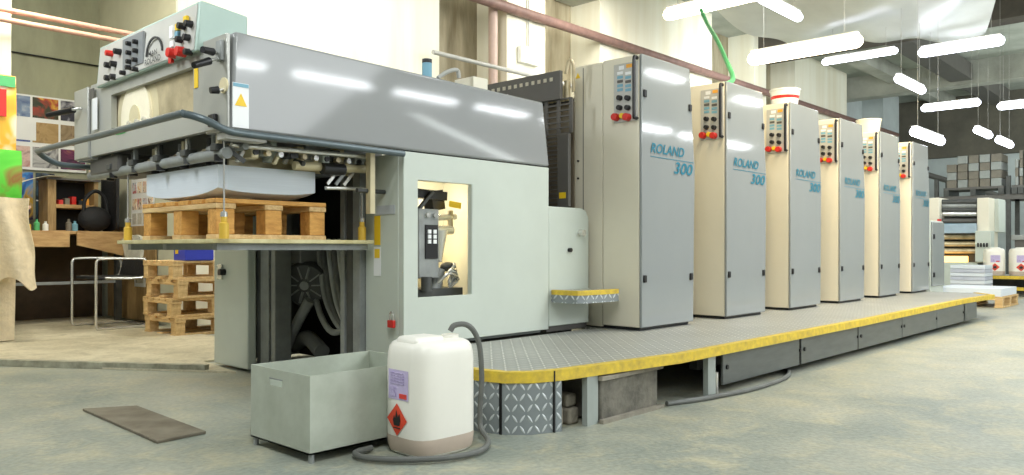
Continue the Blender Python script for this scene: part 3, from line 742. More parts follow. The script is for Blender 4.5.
# left side with a slot for the hand
sy, sz = (onX(276, 379, x0).y, onX(276, 379, x0).z)
def sideplate(b, X, ya, yb, za, zb, a0, a1, c0, c1):
    o_ = [(ya, za), (yb, za), (yb, zb), (ya, zb)]; i_ = [(a0, c0), (a1, c0), (a1, c1), (a0, c1)]
    vs = [Vector((x, p[0], p[1])) for x in (X, X+t) for p in o_+i_]; fs = []
    for k in range(4):
        k2 = (k+1) % 4
        fs += [(k, k2, 4+k2, 4+k), (8+k, 12+k, 12+k2, 8+k2), (k, 8+k, 8+k2, k2), (4+k, 4+k2, 12+k2, 12+k)]
    b._new(vs, fs)
sideplate(lf, x0, y0, y1, z0, z1, sy-.045, sy+.045, .262, .286)
lf.build('side', M_tray, tr)
box('handle_rim', M_mid, tr, x0-.002, x0+.0, sy-.048, sy+.048, .286, .291)
box('side', M_tray, tr, x1-t, x1, y0, y1, z0, z1)
box('side', M_tray, tr, x0+t, x1-t, y0, y0+t, z0, z1)
box('side', M_tray, tr, x0+t, x1-t, y1-t, y1, z0, z1)
for x in (x0+.015, x1-.015):
    for y in (y0+.015, y1-.015): MB().cyl((x, y, 0), (x, y, z0), .011, seg=10).build('foot', M_mid, tr)

def make_can(label, group=None, loc=(0, 0, 0), rot=0):
    c = thing('jerrycan', label, 'jerrycan', (0, 0, 0), group)
    W, D, H = .152, .132, .455           # half sizes and height
    def ring(z, k, dz=0, n=32, e=4.2):
        out = []
        for i in range(n):
            a = 2*PI*i/n; ca, sa = math.cos(a), math.sin(a)
            r = (abs(ca)**e+abs(sa)**e)**(-1/e)
            out.append(Vector((W*k*r*ca, D*k*r*sa, z)))
        return out
    b = MB(); lev = [(0, .86), (.008, .93), (.03, .985), (.06, 1.0), (.36, 1.0), (.39, .985), (.415, .95), (.43, .88), (.438, .78), (.44, .4)]
    n = 32; vs = []
    for z, k in lev: vs += ring(z, k)
    fs = [(i*n+k, i*n+(k+1) % n, (i+1)*n+(k+1) % n, (i+1)*n+k) for i in range(len(lev)-1) for k in range(n)]
    fs += [tuple(reversed(range(n))), tuple(range((len(lev)-1)*n, len(lev)*n))]
    b._new(vs, fs); body = b.build('body', M_can, c)
    b = MB(); vs = []
    for z, k in [(.012, .95), (.03, .9885), (.06, 1.004), (.072, 1.004)]: vs += ring(z, k)
    b._new(vs, [(i*n+k, i*n+(k+1) % n, (i+1)*n+(k+1) % n, (i+1)*n+k) for i in range(3) for k in range(n)]).build('sediment', M_sed, c)
    MB().box(-.128, .028, -.07, .07, .40, .456).build('handle', M_can, c, .024, seg=4)
    MB().cyl((.085, -.02, .43), (.085, -.02, .452), .034, seg=20).build('neck', M_can, c)
    lb = MB().grid(lambda u, v: (-W*1.0035-.001, .070-.125*u, .215+.115*v), 6, 2).build('label', M_purple, c)
    MB().box(-W*1.0035-.003, -W-.0015, .02, .062, .225, .262).build('label_text', mat('label_ink', (120, 100, 160), .6, scale=60, c2=(210, 200, 230)), lb)
    MB().box(-W*1.0035-.003, -W-.0015, -.045, .0, .222, .24).build('label_text', mat('label_red', (220, 70, 60), .6, scale=60), lb)
    for k in range(5): MB().box(-W*1.0035-.003, -W-.0015, -.03, .055, .275+.01*k, .279+.01*k).build('label_text', MATS['label_ink'], lb)
    hz = MB().poly([(-W*1.0035-.002, .015, .075), (-W*1.0035-.002, .078, .138), (-W*1.0035-.002, .015, .201), (-W*1.0035-.002, -.048, .138)]).build('hazard_diamond', mat('hazard_red', (226, 74, 46), .5), c)
    # flame sign
    MB().poly([(-W*1.0035-.0035, .015+dy, .115+dz) for dy, dz in ((-.018, .0), (.018, .0), (.024, .02), (.016, .04), (.01, .028), (.002, .062), (-.008, .035), (-.018, .048), (-.024, .02))]).build('flame_sign', M_black, hz)
    MB().box(-W*1.0035-.004, -W-.002, -.006, .036, .104, .108).build('flame_base', M_black, hz)
    c.location = loc; c.rotation_euler.z = rot
    return c
can = make_can('large white jerrycan with red hazard diamond and purple label, in front of the walkway', None, (2.055, 2.36, 0), math.radians(-2))
CAPM = Matrix.Translation((2.055, 2.36, 0)) @ Matrix.Rotation(math.radians(-2), 4, 'Z')
cap = CAPM @ Vector((.085, -.02, .452))
hose = MB().tube([cap+Vector((0, 0, .012)), cap+Vector((.015, -.01, .035)), cap+Vector((.06, -.03, .036)), cap+Vector((.105, -.035, .0)), cap+Vector((.135, -.035, -.07)), cap+Vector((.15, -.03, -.2)), cap+Vector((.15, -.02, -.33)),
   cap+Vector((.145, -.03, -.40)), (2.24, 2.22, .018), (2.10, 2.14, .018), (1.95, 2.17, .018), (1.83, 2.27, .018), (1.76, 2.38, .018), (1.77, 2.47, .018), (1.86, 2.485, .018)], .0115, 10, 5).build('hose', M_hose, None, 0, (2.1, 2.3, 0))
tag(hose, 'dark grey hose running from the jerrycan top and looping round its base', 'hose')
pl = onX(384, 352, 2.58)
pk = thing('padlock', 'small red and brass padlock hanging at the bottom of the feeder side', 'padlock', (2.575, 3.26, .42))
box('body', M_red, pk, 2.565, 2.585, 3.245, 3.295, .38, .42, .004)
MB().tube([(2.575, 3.255, .42), (2.575, 3.255, .45), (2.575, 3.27, .465), (2.575, 3.285, .45), (2.575, 3.285, .42)], .004, 8).build('shackle', M_chrome, pk)
fpz = [onZ(x, y, .002) for x, y in ((82.5, 410.7), (137, 407.5), (206, 433.5), (157, 443.5))]
o = MB().poly([(p.x, p.y, .001) for p in fpz], .012, (0, 0, 1)).build('steel_plate', M_steelp, None, .002, (fpz[0].x, fpz[0].y, 0))
tag(o, 'thin rusty steel plate lying flat on the concrete floor at left', 'metal plate')

# ================================================================== PALLETS, PAPER
def make_pallet(label, LX, LY, H, nb, m1, m2, group=None):
    t = thing('wooden_pallet', label, 'pallet', (0, 0, 0), group)
    d = .022
    w = LY/nb*.78
    for k in range(nb):
        y = w/2+(LY-w)*k/(nb-1); MB().box(0, LX, y-w/2, y+w/2, H-d, H).build('deck_board', m1, t, .003)
    for x in (.05, LX/2, LX-.05): MB().box(x-.05, x+.05, 0, LY, H-2*d-.004, H-d-.001).build('cross_board', m2, t, .003)
    for x in (.05, LX/2, LX-.05):
        for y in ((.05, LY/2, LY-.05) if LY > .7 else (.05, LY-.05)): MB().box(x-.045, x+.045, y-.045, y+.045, d+.001, H-2*d-.005).build('block', m1, t, .003)
    for y in (.05, LY/2, LY-.05): MB().box(0, LX, y-.05, y+.05, 0, d).build('base_board', m2, t, .003)
    return t
M_pw_y = M_pwood
pile = make_pallet('orange-tinted wooden pallet under the sheets, raised on the feeder board', .60, .84, .192, 6, M_pwood2, M_pwood)
pile.location = (1.72, 3.49, .8425)
# paper block: bottom bowed
def pap(u, v):
    return (u, v)
PX0, PX1, PY0, PY1 = 1.735, 2.26, 3.50, 4.31
def zb(x, y):
    u = (y-PY0)/(PY1-PY0)*2-1; w_ = (x-PX0)/(PX1-PX0)*2-1
    return 1.0365+.030*abs(u)**3+.018*abs(w_)**3*(1)
b = MB(); n1, n2 = 12, 16
lo = [[Vector((PX0+(PX1-PX0)*i/n1, PY0+(PY1-PY0)*j/n2, 0)) for i in range(n1+1)] for j in range(n2+1)]
vs = []; 
for j in range(n2+1):
    for i in range(n1+1):
        p = lo[j][i]; vs.append((p.x, p.y, zb(p.x, p.y)))
for j in range(n2+1):
    for i in range(n1+1):
        p = lo[j][i]; vs.append((p.x, p.y, 1.192))
N0 = (n1+1)*(n2+1); ix = lambda i, j: j*(n1+1)+i
fs = [(ix(i, j), ix(i, j+1), ix(i+1, j+1), ix(i+1, j)) for j in range(n2) for i in range(n1)]
fs += [tuple(N0+k for k in reversed(f)) for f in fs]
for j in range(n2): fs += [(ix(0, j), ix(0, j+1), N0+ix(0, j+1), N0+ix(0, j)), (ix(n1, j+1), ix(n1, j), N0+ix(n1, j), N0+ix(n1, j+1))]
for i in range(n1): fs += [(ix(i+1, 0), ix(i, 0), N0+ix(i, 0), N0+ix(i+1, 0)), (ix(i, n2), ix(i+1, n2), N0+ix(i+1, n2), N0+ix(i, n2))]
b._new(vs, fs)
o = b.build('paper_stack', M_paperw, None, 0, (1.735, 3.5, 1.036)); tag(o, 'tall stack of white printing sheets on the pallet inside the feeder', 'paper stack')

# stacked pallets beside the wall
PH = .170
base = make_pallet('bottom pallet of the stack of four in front of the white wall', .86, .62, PH, 5, M_pwood, M_pwood, 'pallets stacked by the white wall')
base.location = (3.06, 6.98, .0); base.rotation_euler.z = math.radians(2)
lbl = ['second pallet from the bottom of the stack of four', 'third pallet from the bottom of the stack of four', 'top pallet of the stack of four, carrying the blue box']
for k in range(3):
    c = dup(base); c.location = (3.06+(-.03, .02, -.02)[k], 6.98+(.02, -.01, .01)[k], (PH+.0015)*(k+1)); c.rotation_euler.z = math.radians((0, 3, 1)[k]); c['label'] = lbl[k]
zt = (PH+.0015)*4
bb = thing('blue_box', 'blue cardboard box with a small yellow label on the pallet stack', 'box', (3.25, 7.1, zt))
box('carton', M_blue, bb, 3.15, 3.42, 6.98, 7.22, zt, zt+.19, .006)
box('label', M_yel, bb, 3.147, 3.15, 7.12, 7.18, zt+.06, zt+.13)
tag(MB().lathe((3.25, 7.08, zt+.192), [(.05, 0), (.05, .10), (.03, .13), (.03, .16)], 18).build('bottle', M_blue, None, 0, (3.25, 7.08, zt+.192)), 'small blue bottle standing on the blue box behind the pallet opening', 'bottle')

# ================================================================== LEFT CORNER
# workbench
YBN = 8.85
wb = thing('workbench', 'wooden workbench with a pale front board behind the tubular armchair', 'workbench', (2.8, 9.3, 0))
box('bench_top', M_bench, wb, 2.0, 3.40, YBN, 9.75, .945, .975, .004)
pA, pB, pC = onY(18, 240, YBN), onY(64, 240, YBN), onY(70, 240, YBN)
box('front_board', M_bench, wb, 1.95, 2.78, YBN-.025, YBN-.001, .81, .976, .004)
MB().prism([(2.85, .83), (3.30, .72), (3.40, .976), (2.85, .976)], 'y', YBN-.025, YBN-.001).build('front_board', M_bench, wb)
box('leg', M_dark, wb, 2.10, 2.16, 8.95, 9.02, .012, .945); box('leg', M_dark, wb, 3.28, 3.34, 8.95, 9.02, .012, .945)
box('crossbar', M_mid, wb, 2.16, 3.28, 8.97, 9.0, .42, .45)
box('back_panel', mat('panel_brown', (82, 66, 48), .8, var=.3), wb, 2.0, 3.40, 9.7, 9.73, .012, .945)
# cubby shelf on the bench
sh = thing('cubby_shelf', 'small wooden cubby shelf standing on the workbench', 'shelf', (2.95, 9.4, .976))
box('post', M_ply, sh, 2.70, 2.78, 9.25, 9.55, .977, 1.53); box('post', M_ply, sh, 3.16, 3.20, 9.25, 9.55, .977, 1.53)
box('shelf_board', M_bench, sh, 2.78, 3.16, 9.25, 9.55, 1.23, 1.27); box('shelf_board', M_bench, sh, 2.78, 3.16, 9.25, 9.55, .977, .99)
box('top_board', M_dgrey, sh, 2.68, 3.22, 9.22, 9.56, 1.53, 1.55); box('back_board', M_under, sh, 2.70, 3.20, 9.55, 9.565, .977, 1.53)
for k in range(5):
    x = 2.82+.065*k
    o = MB().box(x, x+.045, 9.30, 9.42, 1.271, 1.32+.02*(k % 3)).build('small_box', (M_red, M_carton, M_red, M_black, M_orange)[k], None, .003, (x, 9.35, 1.271))
    tag(o, ('red', 'brown', 'dark red', 'black', 'orange')[k]+' small box on the cubby shelf, number of the row counted by colour', 'small box', 'small boxes on the cubby shelf')
for o in [x for x in bpy.data.objects if x.name.startswith('small_box')]: pass
SB = ['leftmost red small box on the cubby shelf board', 'brown small box on the cubby shelf board, between the two red ones', 'middle red small box on the cubby shelf board', 'black small box on the cubby shelf board', 'orange small box at the right end of the cubby shelf board']
for o, lb_ in zip(sorted([x for x in bpy.data.objects if x.name.startswith('small_box')], key=lambda o: o.location.x), SB): o['label'] = lb_
pp = MB().grid(lambda u, v: (2.42+.42*u, 9.12+.40*v, 1.555+.006-.17*max(0, .62-u)**1.3-.02*v*0), 10, 4).build('paper_sheet', mat('sheet_cream', (226, 222, 200), .85), None, 0, (2.6, 9.3, 1.55), .002)
tag(pp, 'large cream paper sheet drooping off the top of the cubby shelf', 'paper')
# black bag and items on the bench
bg = MB(); bg.ball((3.12, 9.12, 1.115), .15, (1.15, .65, .92)); o = bg.build('black_bag', M_bag, None, 0, (3.12, 9.12, .977)); tag(o, 'black shoulder bag lying on the right end of the workbench', 'bag')
MB().tube([(3.0, 9.1, 1.2), (3.02, 9.1, 1.33), (3.12, 9.1, 1.42), (3.22, 9.12, 1.35), (3.25, 9.12, 1.2)], .02, 8).build('strap', M_bag, o)
jk = MB().grid(lambda u, v: (3.30+.03*math.sin(7*u), 9.0+.5*u, 1.0+.62*v-.08*u*v+.02*math.sin(9*u)), 10, 8).build('jacket', M_bag, None, 0, (3.3, 9.2, 1.0), .03); tag(jk, 'dark jacket hanging behind the black bag at the bench end', 'jacket')
bl = [(2.46, .09, M_yel, 'yellow'), (2.54, .12, M_green, 'green'), (2.62, .10, M_white, 'white'), (2.84, .13, M_carton, 'brown'), (2.90, .11, M_bluel, 'pale blue')]
for x, h, m, cn in bl:
    o = MB().lathe((x, 9.05, .976), [(.026, 0), (.028, .01), (.028, h*.7), (.012, h*.8), (.012, h)], 14).build('bottle', m, None, 0, (x, 9.05, .976))
    tag(o, cn+' small bottle standing on the workbench front', 'bottle', 'bottles on the workbench')
fo = MB().poly([(2.02, 8.95, .99), (2.24, 8.92, .99), (2.47, 8.98, 1.21), (2.44, 9.02, 1.22)], .025, (0, .6, .8)).build('folder', mat('pink_card', (206, 170, 150), .8), None, 0, (2.2, 8.95, .977)); tag(fo, 'open pinkish folder leaning on the left end of the workbench', 'folder')
# tubular armchair
ch = thing('tubular_armchair', 'chrome cantilever tube armchair with black seat in front of the workbench', 'chair', (3.0, 8.3, 0.012))
fx0, fx1 = 2.735, 3.24
for yy_ in (7.96, 8.62):
    MB().tube([(fx1, yy_, .026), (fx0+.05, yy_, .026), (fx0+.01, yy_, .035), (fx0, yy_, .08), (fx0, yy_, .35), (fx0, yy_, .62), (fx0+.01, yy_, .675), (fx0+.06, yy_, .695), (fx1-.12, yy_, .695), (fx1-.05, yy_, .68), (fx1-.03, yy_, .63), (fx1-.04, yy_, .55), (fx1-.1, yy_, .505), (fx0+.08, yy_, .51)], .0125, 10, 3).build('side_frame', M_chrome, ch)
MB().tube([(fx1, 7.96, .026), (fx1+.01, 8.3, .026), (fx1, 8.62, .026)], .0125, 10).build('rear_bar', M_chrome, ch)
box('seat', M_bag, ch, fx0+.03, fx1-.06, 7.98, 8.60, .495, .52, .006)
MB().prism([(fx1-.06, .52), (fx1-.03, .52), (fx1+.01, .68), (fx1-.02, .68)], 'y', 8.0, 8.6).build('backrest', M_bag, ch)
# bag over the chair back
o = MB().grid(lambda u, v: (3.32+.02*math.sin(8*u+3*v), 8.36+.42*u, .66+.26*v+.02*math.sin(11*u)), 12, 8).build('hanging_bag', mat('bag_white', (214, 212, 196), .6, var=.2, scale=12, bump=.6), None, 0, (3.3, 8.5, .6), .03); tag(o, 'crumpled whitish plastic bag hanging over the armchair back', 'plastic bag')
# wooden board against the side wall
o = MB().box(3.445, 3.465, 8.34, 9.66, .013, 1.04).build('wooden_board', M_ply, None, .003, (3.42, 9, .013)); tag(o, 'tall plywood board leaning on the side wall behind the armchair', 'board')
o = MB().box(3.436, 3.444, 8.58, 8.86, .38, .70).build('picture_print', M_sticker, None, 0, (3.4, 8.7, .38)); tag(o, 'small framed paper sheet pinned to the plywood board', 'picture')
MB().box(3.432, 3.436, 8.62, 8.82, .42, .66).build('print', art('grey_print', [(160, 160, 150), (200, 196, 180), (120, 116, 104)], 9), o)
# printed proof sheets on the side wall
ps = thing('proof_sheet', 'tall printed proof sheet with rows of small pictures on the side wall', 'poster', (3.47, 8.7, 1.05))
box('sheet', M_sticker, ps, 3.465, 3.474, 8.42, 9.02, 1.02, 1.98)
cols = [[(190, 60, 50), (240, 220, 200), (90, 80, 70)], [(220, 150, 60), (250, 240, 220), (120, 60, 50)], [(80, 110, 150), (220, 220, 220), (180, 60, 60)]]
for r_, z in enumerate((1.06, 1.22, 1.40, 1.56, 1.74)):
    for k in range(4):
        y = 8.45+.14*k
        box('printed_picture', art('proof_%d' % ((r_*4+k) % 3), cols[(r_*4+k) % 3], 16) if r_ in (1, 2, 4) else mat('text_block', (214, 210, 198), .8, scale=60, c2=(170, 166, 154)), ps, 3.462, 3.465, y, y+.115, z, z+.12)
# collage poster on the back wall
cl = thing('picture_poster', 'large white poster with a grid of colour photographs on the back wall', 'poster', (2.6, 9.99, 1.4))
pz = [onY(x, y, 9.98) for x, y in ((10, 94), (87, 102), (86, 176), (10, 168))]
cx0, cx1 = 2.17, onY(86, 100, 9.98).x
cz1, cz0 = onY(50, 97.5, 9.98).z, onY(50, 171, 9.98).z
box('sheet', M_sticker, cl, cx0-.1, cx1, 9.97, 9.985, cz0, cz1)
pal = [[(20, 110, 170), (60, 140, 190), (210, 214, 216), (40, 60, 90)], [(90, 110, 150), (130, 150, 180), (210, 214, 216)], [(40, 50, 30), (60, 60, 40), (170, 60, 40), (220, 180, 60)], [(40, 40, 50), (60, 60, 76), (190, 190, 200)],
       [(70, 60, 90), (130, 120, 140), (30, 30, 50)], [(60, 80, 140), (80, 100, 170), (40, 50, 90)], [(150, 120, 70), (180, 150, 100), (120, 90, 50)], [(120, 100, 70), (160, 140, 110), (80, 50, 40)],
       [(120, 40, 60), (200, 160, 170), (60, 30, 40)], [(150, 60, 60), (220, 190, 180), (90, 50, 60)], [(60, 60, 70), (190, 190, 190), (60, 60, 70)], [(60, 30, 60), (120, 50, 90), (200, 160, 60)]]
nw, nh = 4, 3
for r_ in range(nh):
    for k in range(nw):
        wx = (cx1-cx0)/nw; hz_ = (cz1-cz0)/nh
        box('printed_picture', art('photo_%d' % (r_*nw+k), pal[r_*nw+k], 5, dist=1.5), cl, cx0+wx*k+.012, cx0+wx*(k+1)-.012, 9.966, 9.97, cz1-hz_*(r_+1)+.03, cz1-hz_*r_-.02)
box('caption_panel', M_sticker, cl, cx0+.25, cx0+.62, 9.962, 9.966, cz0+.33, cz0+.58)
# pictures below it
bp1 = onY(16, 178, 9.97); bp2 = onY(33, 178, 9.97)
o = box('picture_print', art('blue_art', [(30, 60, 150), (60, 140, 210), (210, 170, 60), (40, 40, 90)], 4), None, cx0-.15, bp2.x, 9.97, 9.985, 1.12, cz0-.03, 0, (2.3, 9.97, 1.12)); tag(o, 'blue and orange painted poster below the photo poster, left of the dark picture panel', 'poster')
o = box('picture_print', art('dark_art', [(20, 40, 60), (50, 80, 100), (20, 24, 30), (90, 110, 130)], 4), None, bp2.x+.03, 2.98, 9.97, 9.985, 1.02, cz0-.03, 0, (2.7, 9.97, 1.02)); tag(o, 'dark blue picture panel with pale dividing bars behind the cubby shelf', 'poster')
for z in (1.33,): box('divider', M_sticker, o, bp2.x+.03, 2.98, 9.962, 9.97, z, z+.015)
o = box('picture_print', art('red_art', [(220, 200, 180), (190, 80, 60), (240, 230, 210), (120, 60, 60)], 6), None, cx1+.03, 3.44, 9.97, 9.985, 1.3, cz0+.1, 0, (3.2, 9.97, 1.3)); tag(o, 'pale reddish print on the back wall, right of the photo poster', 'poster')
# pier posters
o = MB().grid(lambda u, v: (1.45+.56*u, 7.735-.02*math.sin(PI*v), 1.62+.66*v), 6, 6).build('picture_print', art('orange_art', [(240, 150, 40), (250, 190, 60), (250, 240, 220), (90, 170, 60)], 2.5), None, 0, (1.7, 7.73, 1.6), .004); tag(o, 'orange fruit poster with red badge on the white pier at left edge', 'poster')
box('red_badge', M_red, o, 1.60, 1.93, 7.69, 7.70, 1.92, 2.15); box('green_top', M_green, o, 1.46, 2.0, 7.705, 7.713, 2.18, 2.27)
o = MB().grid(lambda u, v: (1.40+.65*u, 7.725-.02*math.sin(PI*v), 1.20+.44*v), 6, 6).build('picture_print', art('green_art', [(70, 190, 40), (100, 210, 60), (150, 100, 50), (80, 200, 60)], 3), None, 0, (1.7, 7.72, 1.2), .004); tag(o, 'bright green poster with pale blue patches below the orange poster', 'poster')
MB().poly([(1.60, 7.69, 1.26), (1.82, 7.69, 1.24), (1.86, 7.69, 1.45), (1.70, 7.69, 1.50)]).build('blue_patch', mat('pale_blue', (150, 210, 230), .6), o)
# cloth hanging below posters
def clothf(u, v):
    x = 1.30+.745*u+.06*(1-v)*u; y = 7.50-.05*math.sin(17*u+2*v)-.03*math.sin(6*u)-.08*(1-v)
    return (x+.012*math.sin(9*v+4*u)*u, y, .50+.72*v-.06*math.sin(15*u)*(1-v))
o = MB().grid(clothf, 40, 20).build('hanging_cloth', M_cloth, None, 0, (1.7, 7.5, .4), .01); tag(o, 'crumpled beige cloth hanging down under the green poster', 'cloth')
o = MB().grid(lambda u, v: (1.25+.72*u-.03*(1-v)*math.sin(7*u), 7.66-.03*math.sin(10*u), .02+.8*v), 20, 6).build('cloth_bundle', M_cloth, None, 0, (1.6, 7.6, .02), .05); tag(o, 'pale cloth bundle standing on the floor under the hanging cloth', 'cloth')

# ================================================================== PIPES ON WALLS
def pipe(name, pts, r, m, label, sm=0):
    o = MB().tube(pts, r, 12, sm).build(name, m, None, 0, pts[0]); return tag(o, label, 'pipe')
YW = 7.83
pr = [onY(500, -4, YW), onY(684, 66, YW), onY(782, 97, YW), onY(860, 125, YW), onY(964, 163, YW)]
zl = sum(p.z for p in pr[1:3])/2
pipe('pipe', [(5.5, YW, zl), (26, YW, zl)], .075, M_pipe, 'long reddish pipe running along the back wall above the towers')
pg = onY(505, 30, 7.8)
pipe('conduit', [(onY(508, 60, 7.7).x, 8.0, 0.0), (onY(508, 60, 7.7).x, 8.0, ZC)], .07, mat('pipe_pinkish', (196, 172, 160), .5), 'vertical pinkish pipe on the back wall behind the slotted guard')
p1, p2 = onY(433, 52, 7.6), onY(600, 87, 7.6)
pipe('hanging_pipe', [p1, (p2.x, 7.6, p1.z)], .03, M_pipeg, 'thin grey horizontal pipe on the back wall behind the feeder hood')
for k, (a_, b_, lb_) in enumerate([((0, 9), (132, 34), 'upper pale pink pipe crossing the corner above the picture poster'), ((0, 20), (110, 38), 'lower pale pink pipe crossing the corner above the picture poster')]):
    A, B = onY(a_[0], a_[1], 7.62), onY(b_[0], b_[1], 7.62); z = (A.z+B.z)/2
    pipe('pipe', [(-.5, 7.62, z), (3.9 if k == 0 else 3.7, 7.62, z), (4.0 if k == 0 else 3.8, 7.9, z)], .024, M_pipel, lb_)
A, B = onY(18, 52, 9.96), onY(97, 64, 9.96)
pipe('power_cord', [(A.x-.5, 9.97, A.z), (3.46, 9.97, B.z-.02)], .009, M_black, 'thin black cable along the back wall above the picture poster')
pipe('pipe', [onD(925, 174, 22), onD(1000, 196, 23.5)], .08, M_dgrey, 'dark pipe beyond the sixth tower below the lamp')
wl = thing('wall_box', 'small white box with a cable on the narrow white pier behind the slotted guard', 'junction box', (onY(526, 56, 7.9).x, 7.9, onY(526, 56, 7.9).z))
q = onY(529, 56, 7.88); box('casing', M_white, wl, q.x-.22, q.x+.2, 7.84, 7.915, q.z-.13, q.z+.12, .01)
MB().cyl((q.x, 7.89, q.z+.1), (q.x, 7.89, 5.55), .012, seg=8).build('cable', M_pipeg, wl)
# things on top of the feeder hood
q = onY(427, 70, 3.6)
bc = thing('blue_can', 'small blue can with black lid on top of the feeder hood', 'can', (onY(427, 70, 3.35).x, 3.35, 1.735))
cxx = onY(427, 70, 3.35).x
MB().cyl((cxx, 3.35, 1.738), (cxx, 3.35, 1.84), .028).build('body', M_bluel, bc); MB().cyl((cxx, 3.35, 1.84), (cxx, 3.35, 1.862), .028).build('lid', M_black, bc)
o = MB().tube([onY(438, 78, 3.3), onY(447, 72, 3.3), onY(457, 70, 3.3), onY(459, 78, 3.3)], .012, 8).build('cable_loop', M_pipeg, None, 0, onY(438, 78, 3.3)); tag(o, 'grey cable loop lying on the feeder hood next to the blue can', 'cable')  # grey tube bent into a cable loop
q = onY(470, 76, 3.35); o = MB().box(q.x-.06, q.x+.06, 3.26, 3.42, 1.735, 1.80).build('small_box', M_beige, None, .004, (q.x, 3.3, 1.735)); tag(o, 'small cream box lying on the feeder hood', 'box')

# ================================================================== LAMPS
def lamp(p, q, label, warm=False, r=.055):
    p, q = Vector(p), Vector(q); c = (p+q)/2
    t = thing('fluorescent_lamp', label, 'lamp', (c.x, c.y, c.z), 'hanging fluorescent lamps')
    d = (q-p).normalized(); rr = []
    b = MB(); Mq = d.to_track_quat('Z', 'Y').to_matrix(); L = (q-p).length
    prof = [(r*math.sin(a)+.001, r-r*math.cos(a)) for a in (0, .5, 1.0, PI/2)] + [(r*math.cos(a)+.001, L-r+r*math.sin(a)) for a in (0, .5, 1.0, PI/2)]
    b.lathe(p, prof, 14, Mq).build('diffuser', M_tubew if warm else M_tube, t)
    MB().bar(p+d*.05+Vector((0, 0, r+.01)), q-d*.05+Vector((0, 0, r+.01)), r*1.2, .02).build('housing', M_white, t)
    for k in (.15, .85):
        w_ = p+(q-p)*k; MB().cyl((w_.x, w_.y, w_.z+r), (w_.x, w_.y, ZC), .0025, seg=6).build('hanging_wire', M_pipeg, t)
def lampY(px0, py0, px1, py1, X, label, warm=False, r=.055):
    a_, b_ = onX(px0, py0, X), onX(px1, py1, X); z = (a_.z+b_.z)/2; lamp((X, a_.y, z), (X, b_.y, z), label, warm, r)
def lampX(px0, py0, px1, py1, Y, label, warm=False, r=.055):
    a_, b_ = onY(px0, py0, Y), onY(px1, py1, Y); z = (a_.z+b_.z)/2; lamp((a_.x, Y, z), (b_.x, Y, z), label, warm, r)
lampY(664, 8, 762, 1, 8.0, 'bright warm fluorescent lamp at the top edge, above the second tower', True, .07)
lampX(760, -6, 800, 21, 3.9, 'short fluorescent lamp running away, crossing the top edge beside the green cable', False, .055)
lampY(748, 56, 863, 44, 8.6, 'large bright fluorescent lamp hanging above the third and fourth towers', True, .075)
lampY(822, 58, 898, 55, 12.5, 'thinner fluorescent lamp just behind the large bright one', False, .05)
lampY(918, 51, 1005, 42, 13.0, 'long fluorescent lamp hanging at upper right under the plastic sheet', False, .075)
lampX(897, 77, 923, 92, 3.4, 'short tilted-looking fluorescent lamp above the fifth tower', False, .055)
lampY(921, 106, 981, 105, 17.5, 'fluorescent lamp at right, above the far press', False, .07)
lampY(997, 105, 1040, 104, 17.5, 'fluorescent lamp cut by the right edge', False, .07)
lampX(913, 131, 942, 142, 3.1, 'fluorescent lamp hanging low just above the sixth tower', False, .06)
lampX(976, 129.5, 990, 136, 3.4, 'left of the two small distant fluorescent lamps before the racked cartons', False, .06)
lampX(998, 140, 1011, 145, 3.2, 'right of the two small distant fluorescent lamps before the racked cartons', False, .06)
# green cable
gp = [onD(701, 10, 8.4), onD(708, 25, 8.0), onD(717, 40, 7.4), onD(726, 60, 6.8), onD(733, 79, 6.25), Vector((5.62, 2.98, 2.082))]
o = MB().tube(gp, .02, 8).build('green_cable', M_green, None, 0, gp[0]); tag(o, 'green cable hanging from the warm lamp down to the second tower', 'cable')
# plastic sheet under the ceiling
A, B, C, D = Vector((8.6, 5.6, 4.35)), Vector((11.3, 2.0, 4.35)), Vector((14.2, 3.1, 4.2)), Vector((12.9, 5.6, 4.25))
def shf(u, v):
    p = (A*(1-u)+B*u)*(1-v)+(D*(1-u)+C*u)*v
    p.z += .16*math.sin(6*u+3*v)*math.sin(5*v+1)+.05*math.sin(17*u+9*v)-.25*math.sin(PI*u)*math.sin(PI*v)
    return p
o = MB().grid(shf, 40, 30).build('plastic_sheet', M_plast, None, 0, A, .006); tag(o, 'draped translucent plastic sheet hanging under the ceiling at upper right', 'plastic sheet')
for k, P_ in enumerate((A, B, C, D)):
    MB().cyl((P_.x, P_.y, P_.z), (P_.x, P_.y, ZC-.01), .008, seg=6).build('tie', M_pipeg, o)

# ================================================================== FAR END
# second press
fp_ = thing('far_press', 'second smaller printing press with cream columns at the far end', 'printing press', (18.6, 4.2, 0))
def fbox(name, m, px0, px1, py0, py1, d, th=.4, bev=.01, par=fp_):
    """box whose front faces back along the aisle"""
    c0, c1 = onX(px0, py0, d), onX(px1, py1, d)
    return box(name, m, par, d, d+th, min(c0.y, c1.y), max(c0.y, c1.y), min(c0.z, c1.z), max(c0.z, c1.z), bev)
FX = 18.3
fbox('column', M_beige, 929, 939, 198, 266, FX, .8); fbox('column', M_beige, 977, 989, 198, 268, FX, .8)
fbox('column', M_feed, 992, 999, 199, 232, FX+.5, .6)
fbox('side_cover', M_feed, 975, 991, 231, 262, FX-.2, .3)
rl = fbox('back_cover', M_dark, 939, 977, 200, 262, FX+.4, .2)
for k, y in enumerate((202, 206, 210, 214, 221, 226, 231, 237, 244, 251)):
    a_, b_ = onX(938.5, y, FX+.25), onX(977, y, FX+.25)
    MB().cyl((FX+.25, a_.y, a_.z), (FX+.25, b_.y, b_.z), .055).build('roller', (M_dark, M_mid, M_dark, M_chrome, M_dgrey, M_bluel, M_chrome, M_brass, M_brass, M_brass)[k], fp_)
fbox('ink_tray', mat('tray_blue', (160, 180, 194), .4), 941, 976, 224, 233, FX-.1, .2)
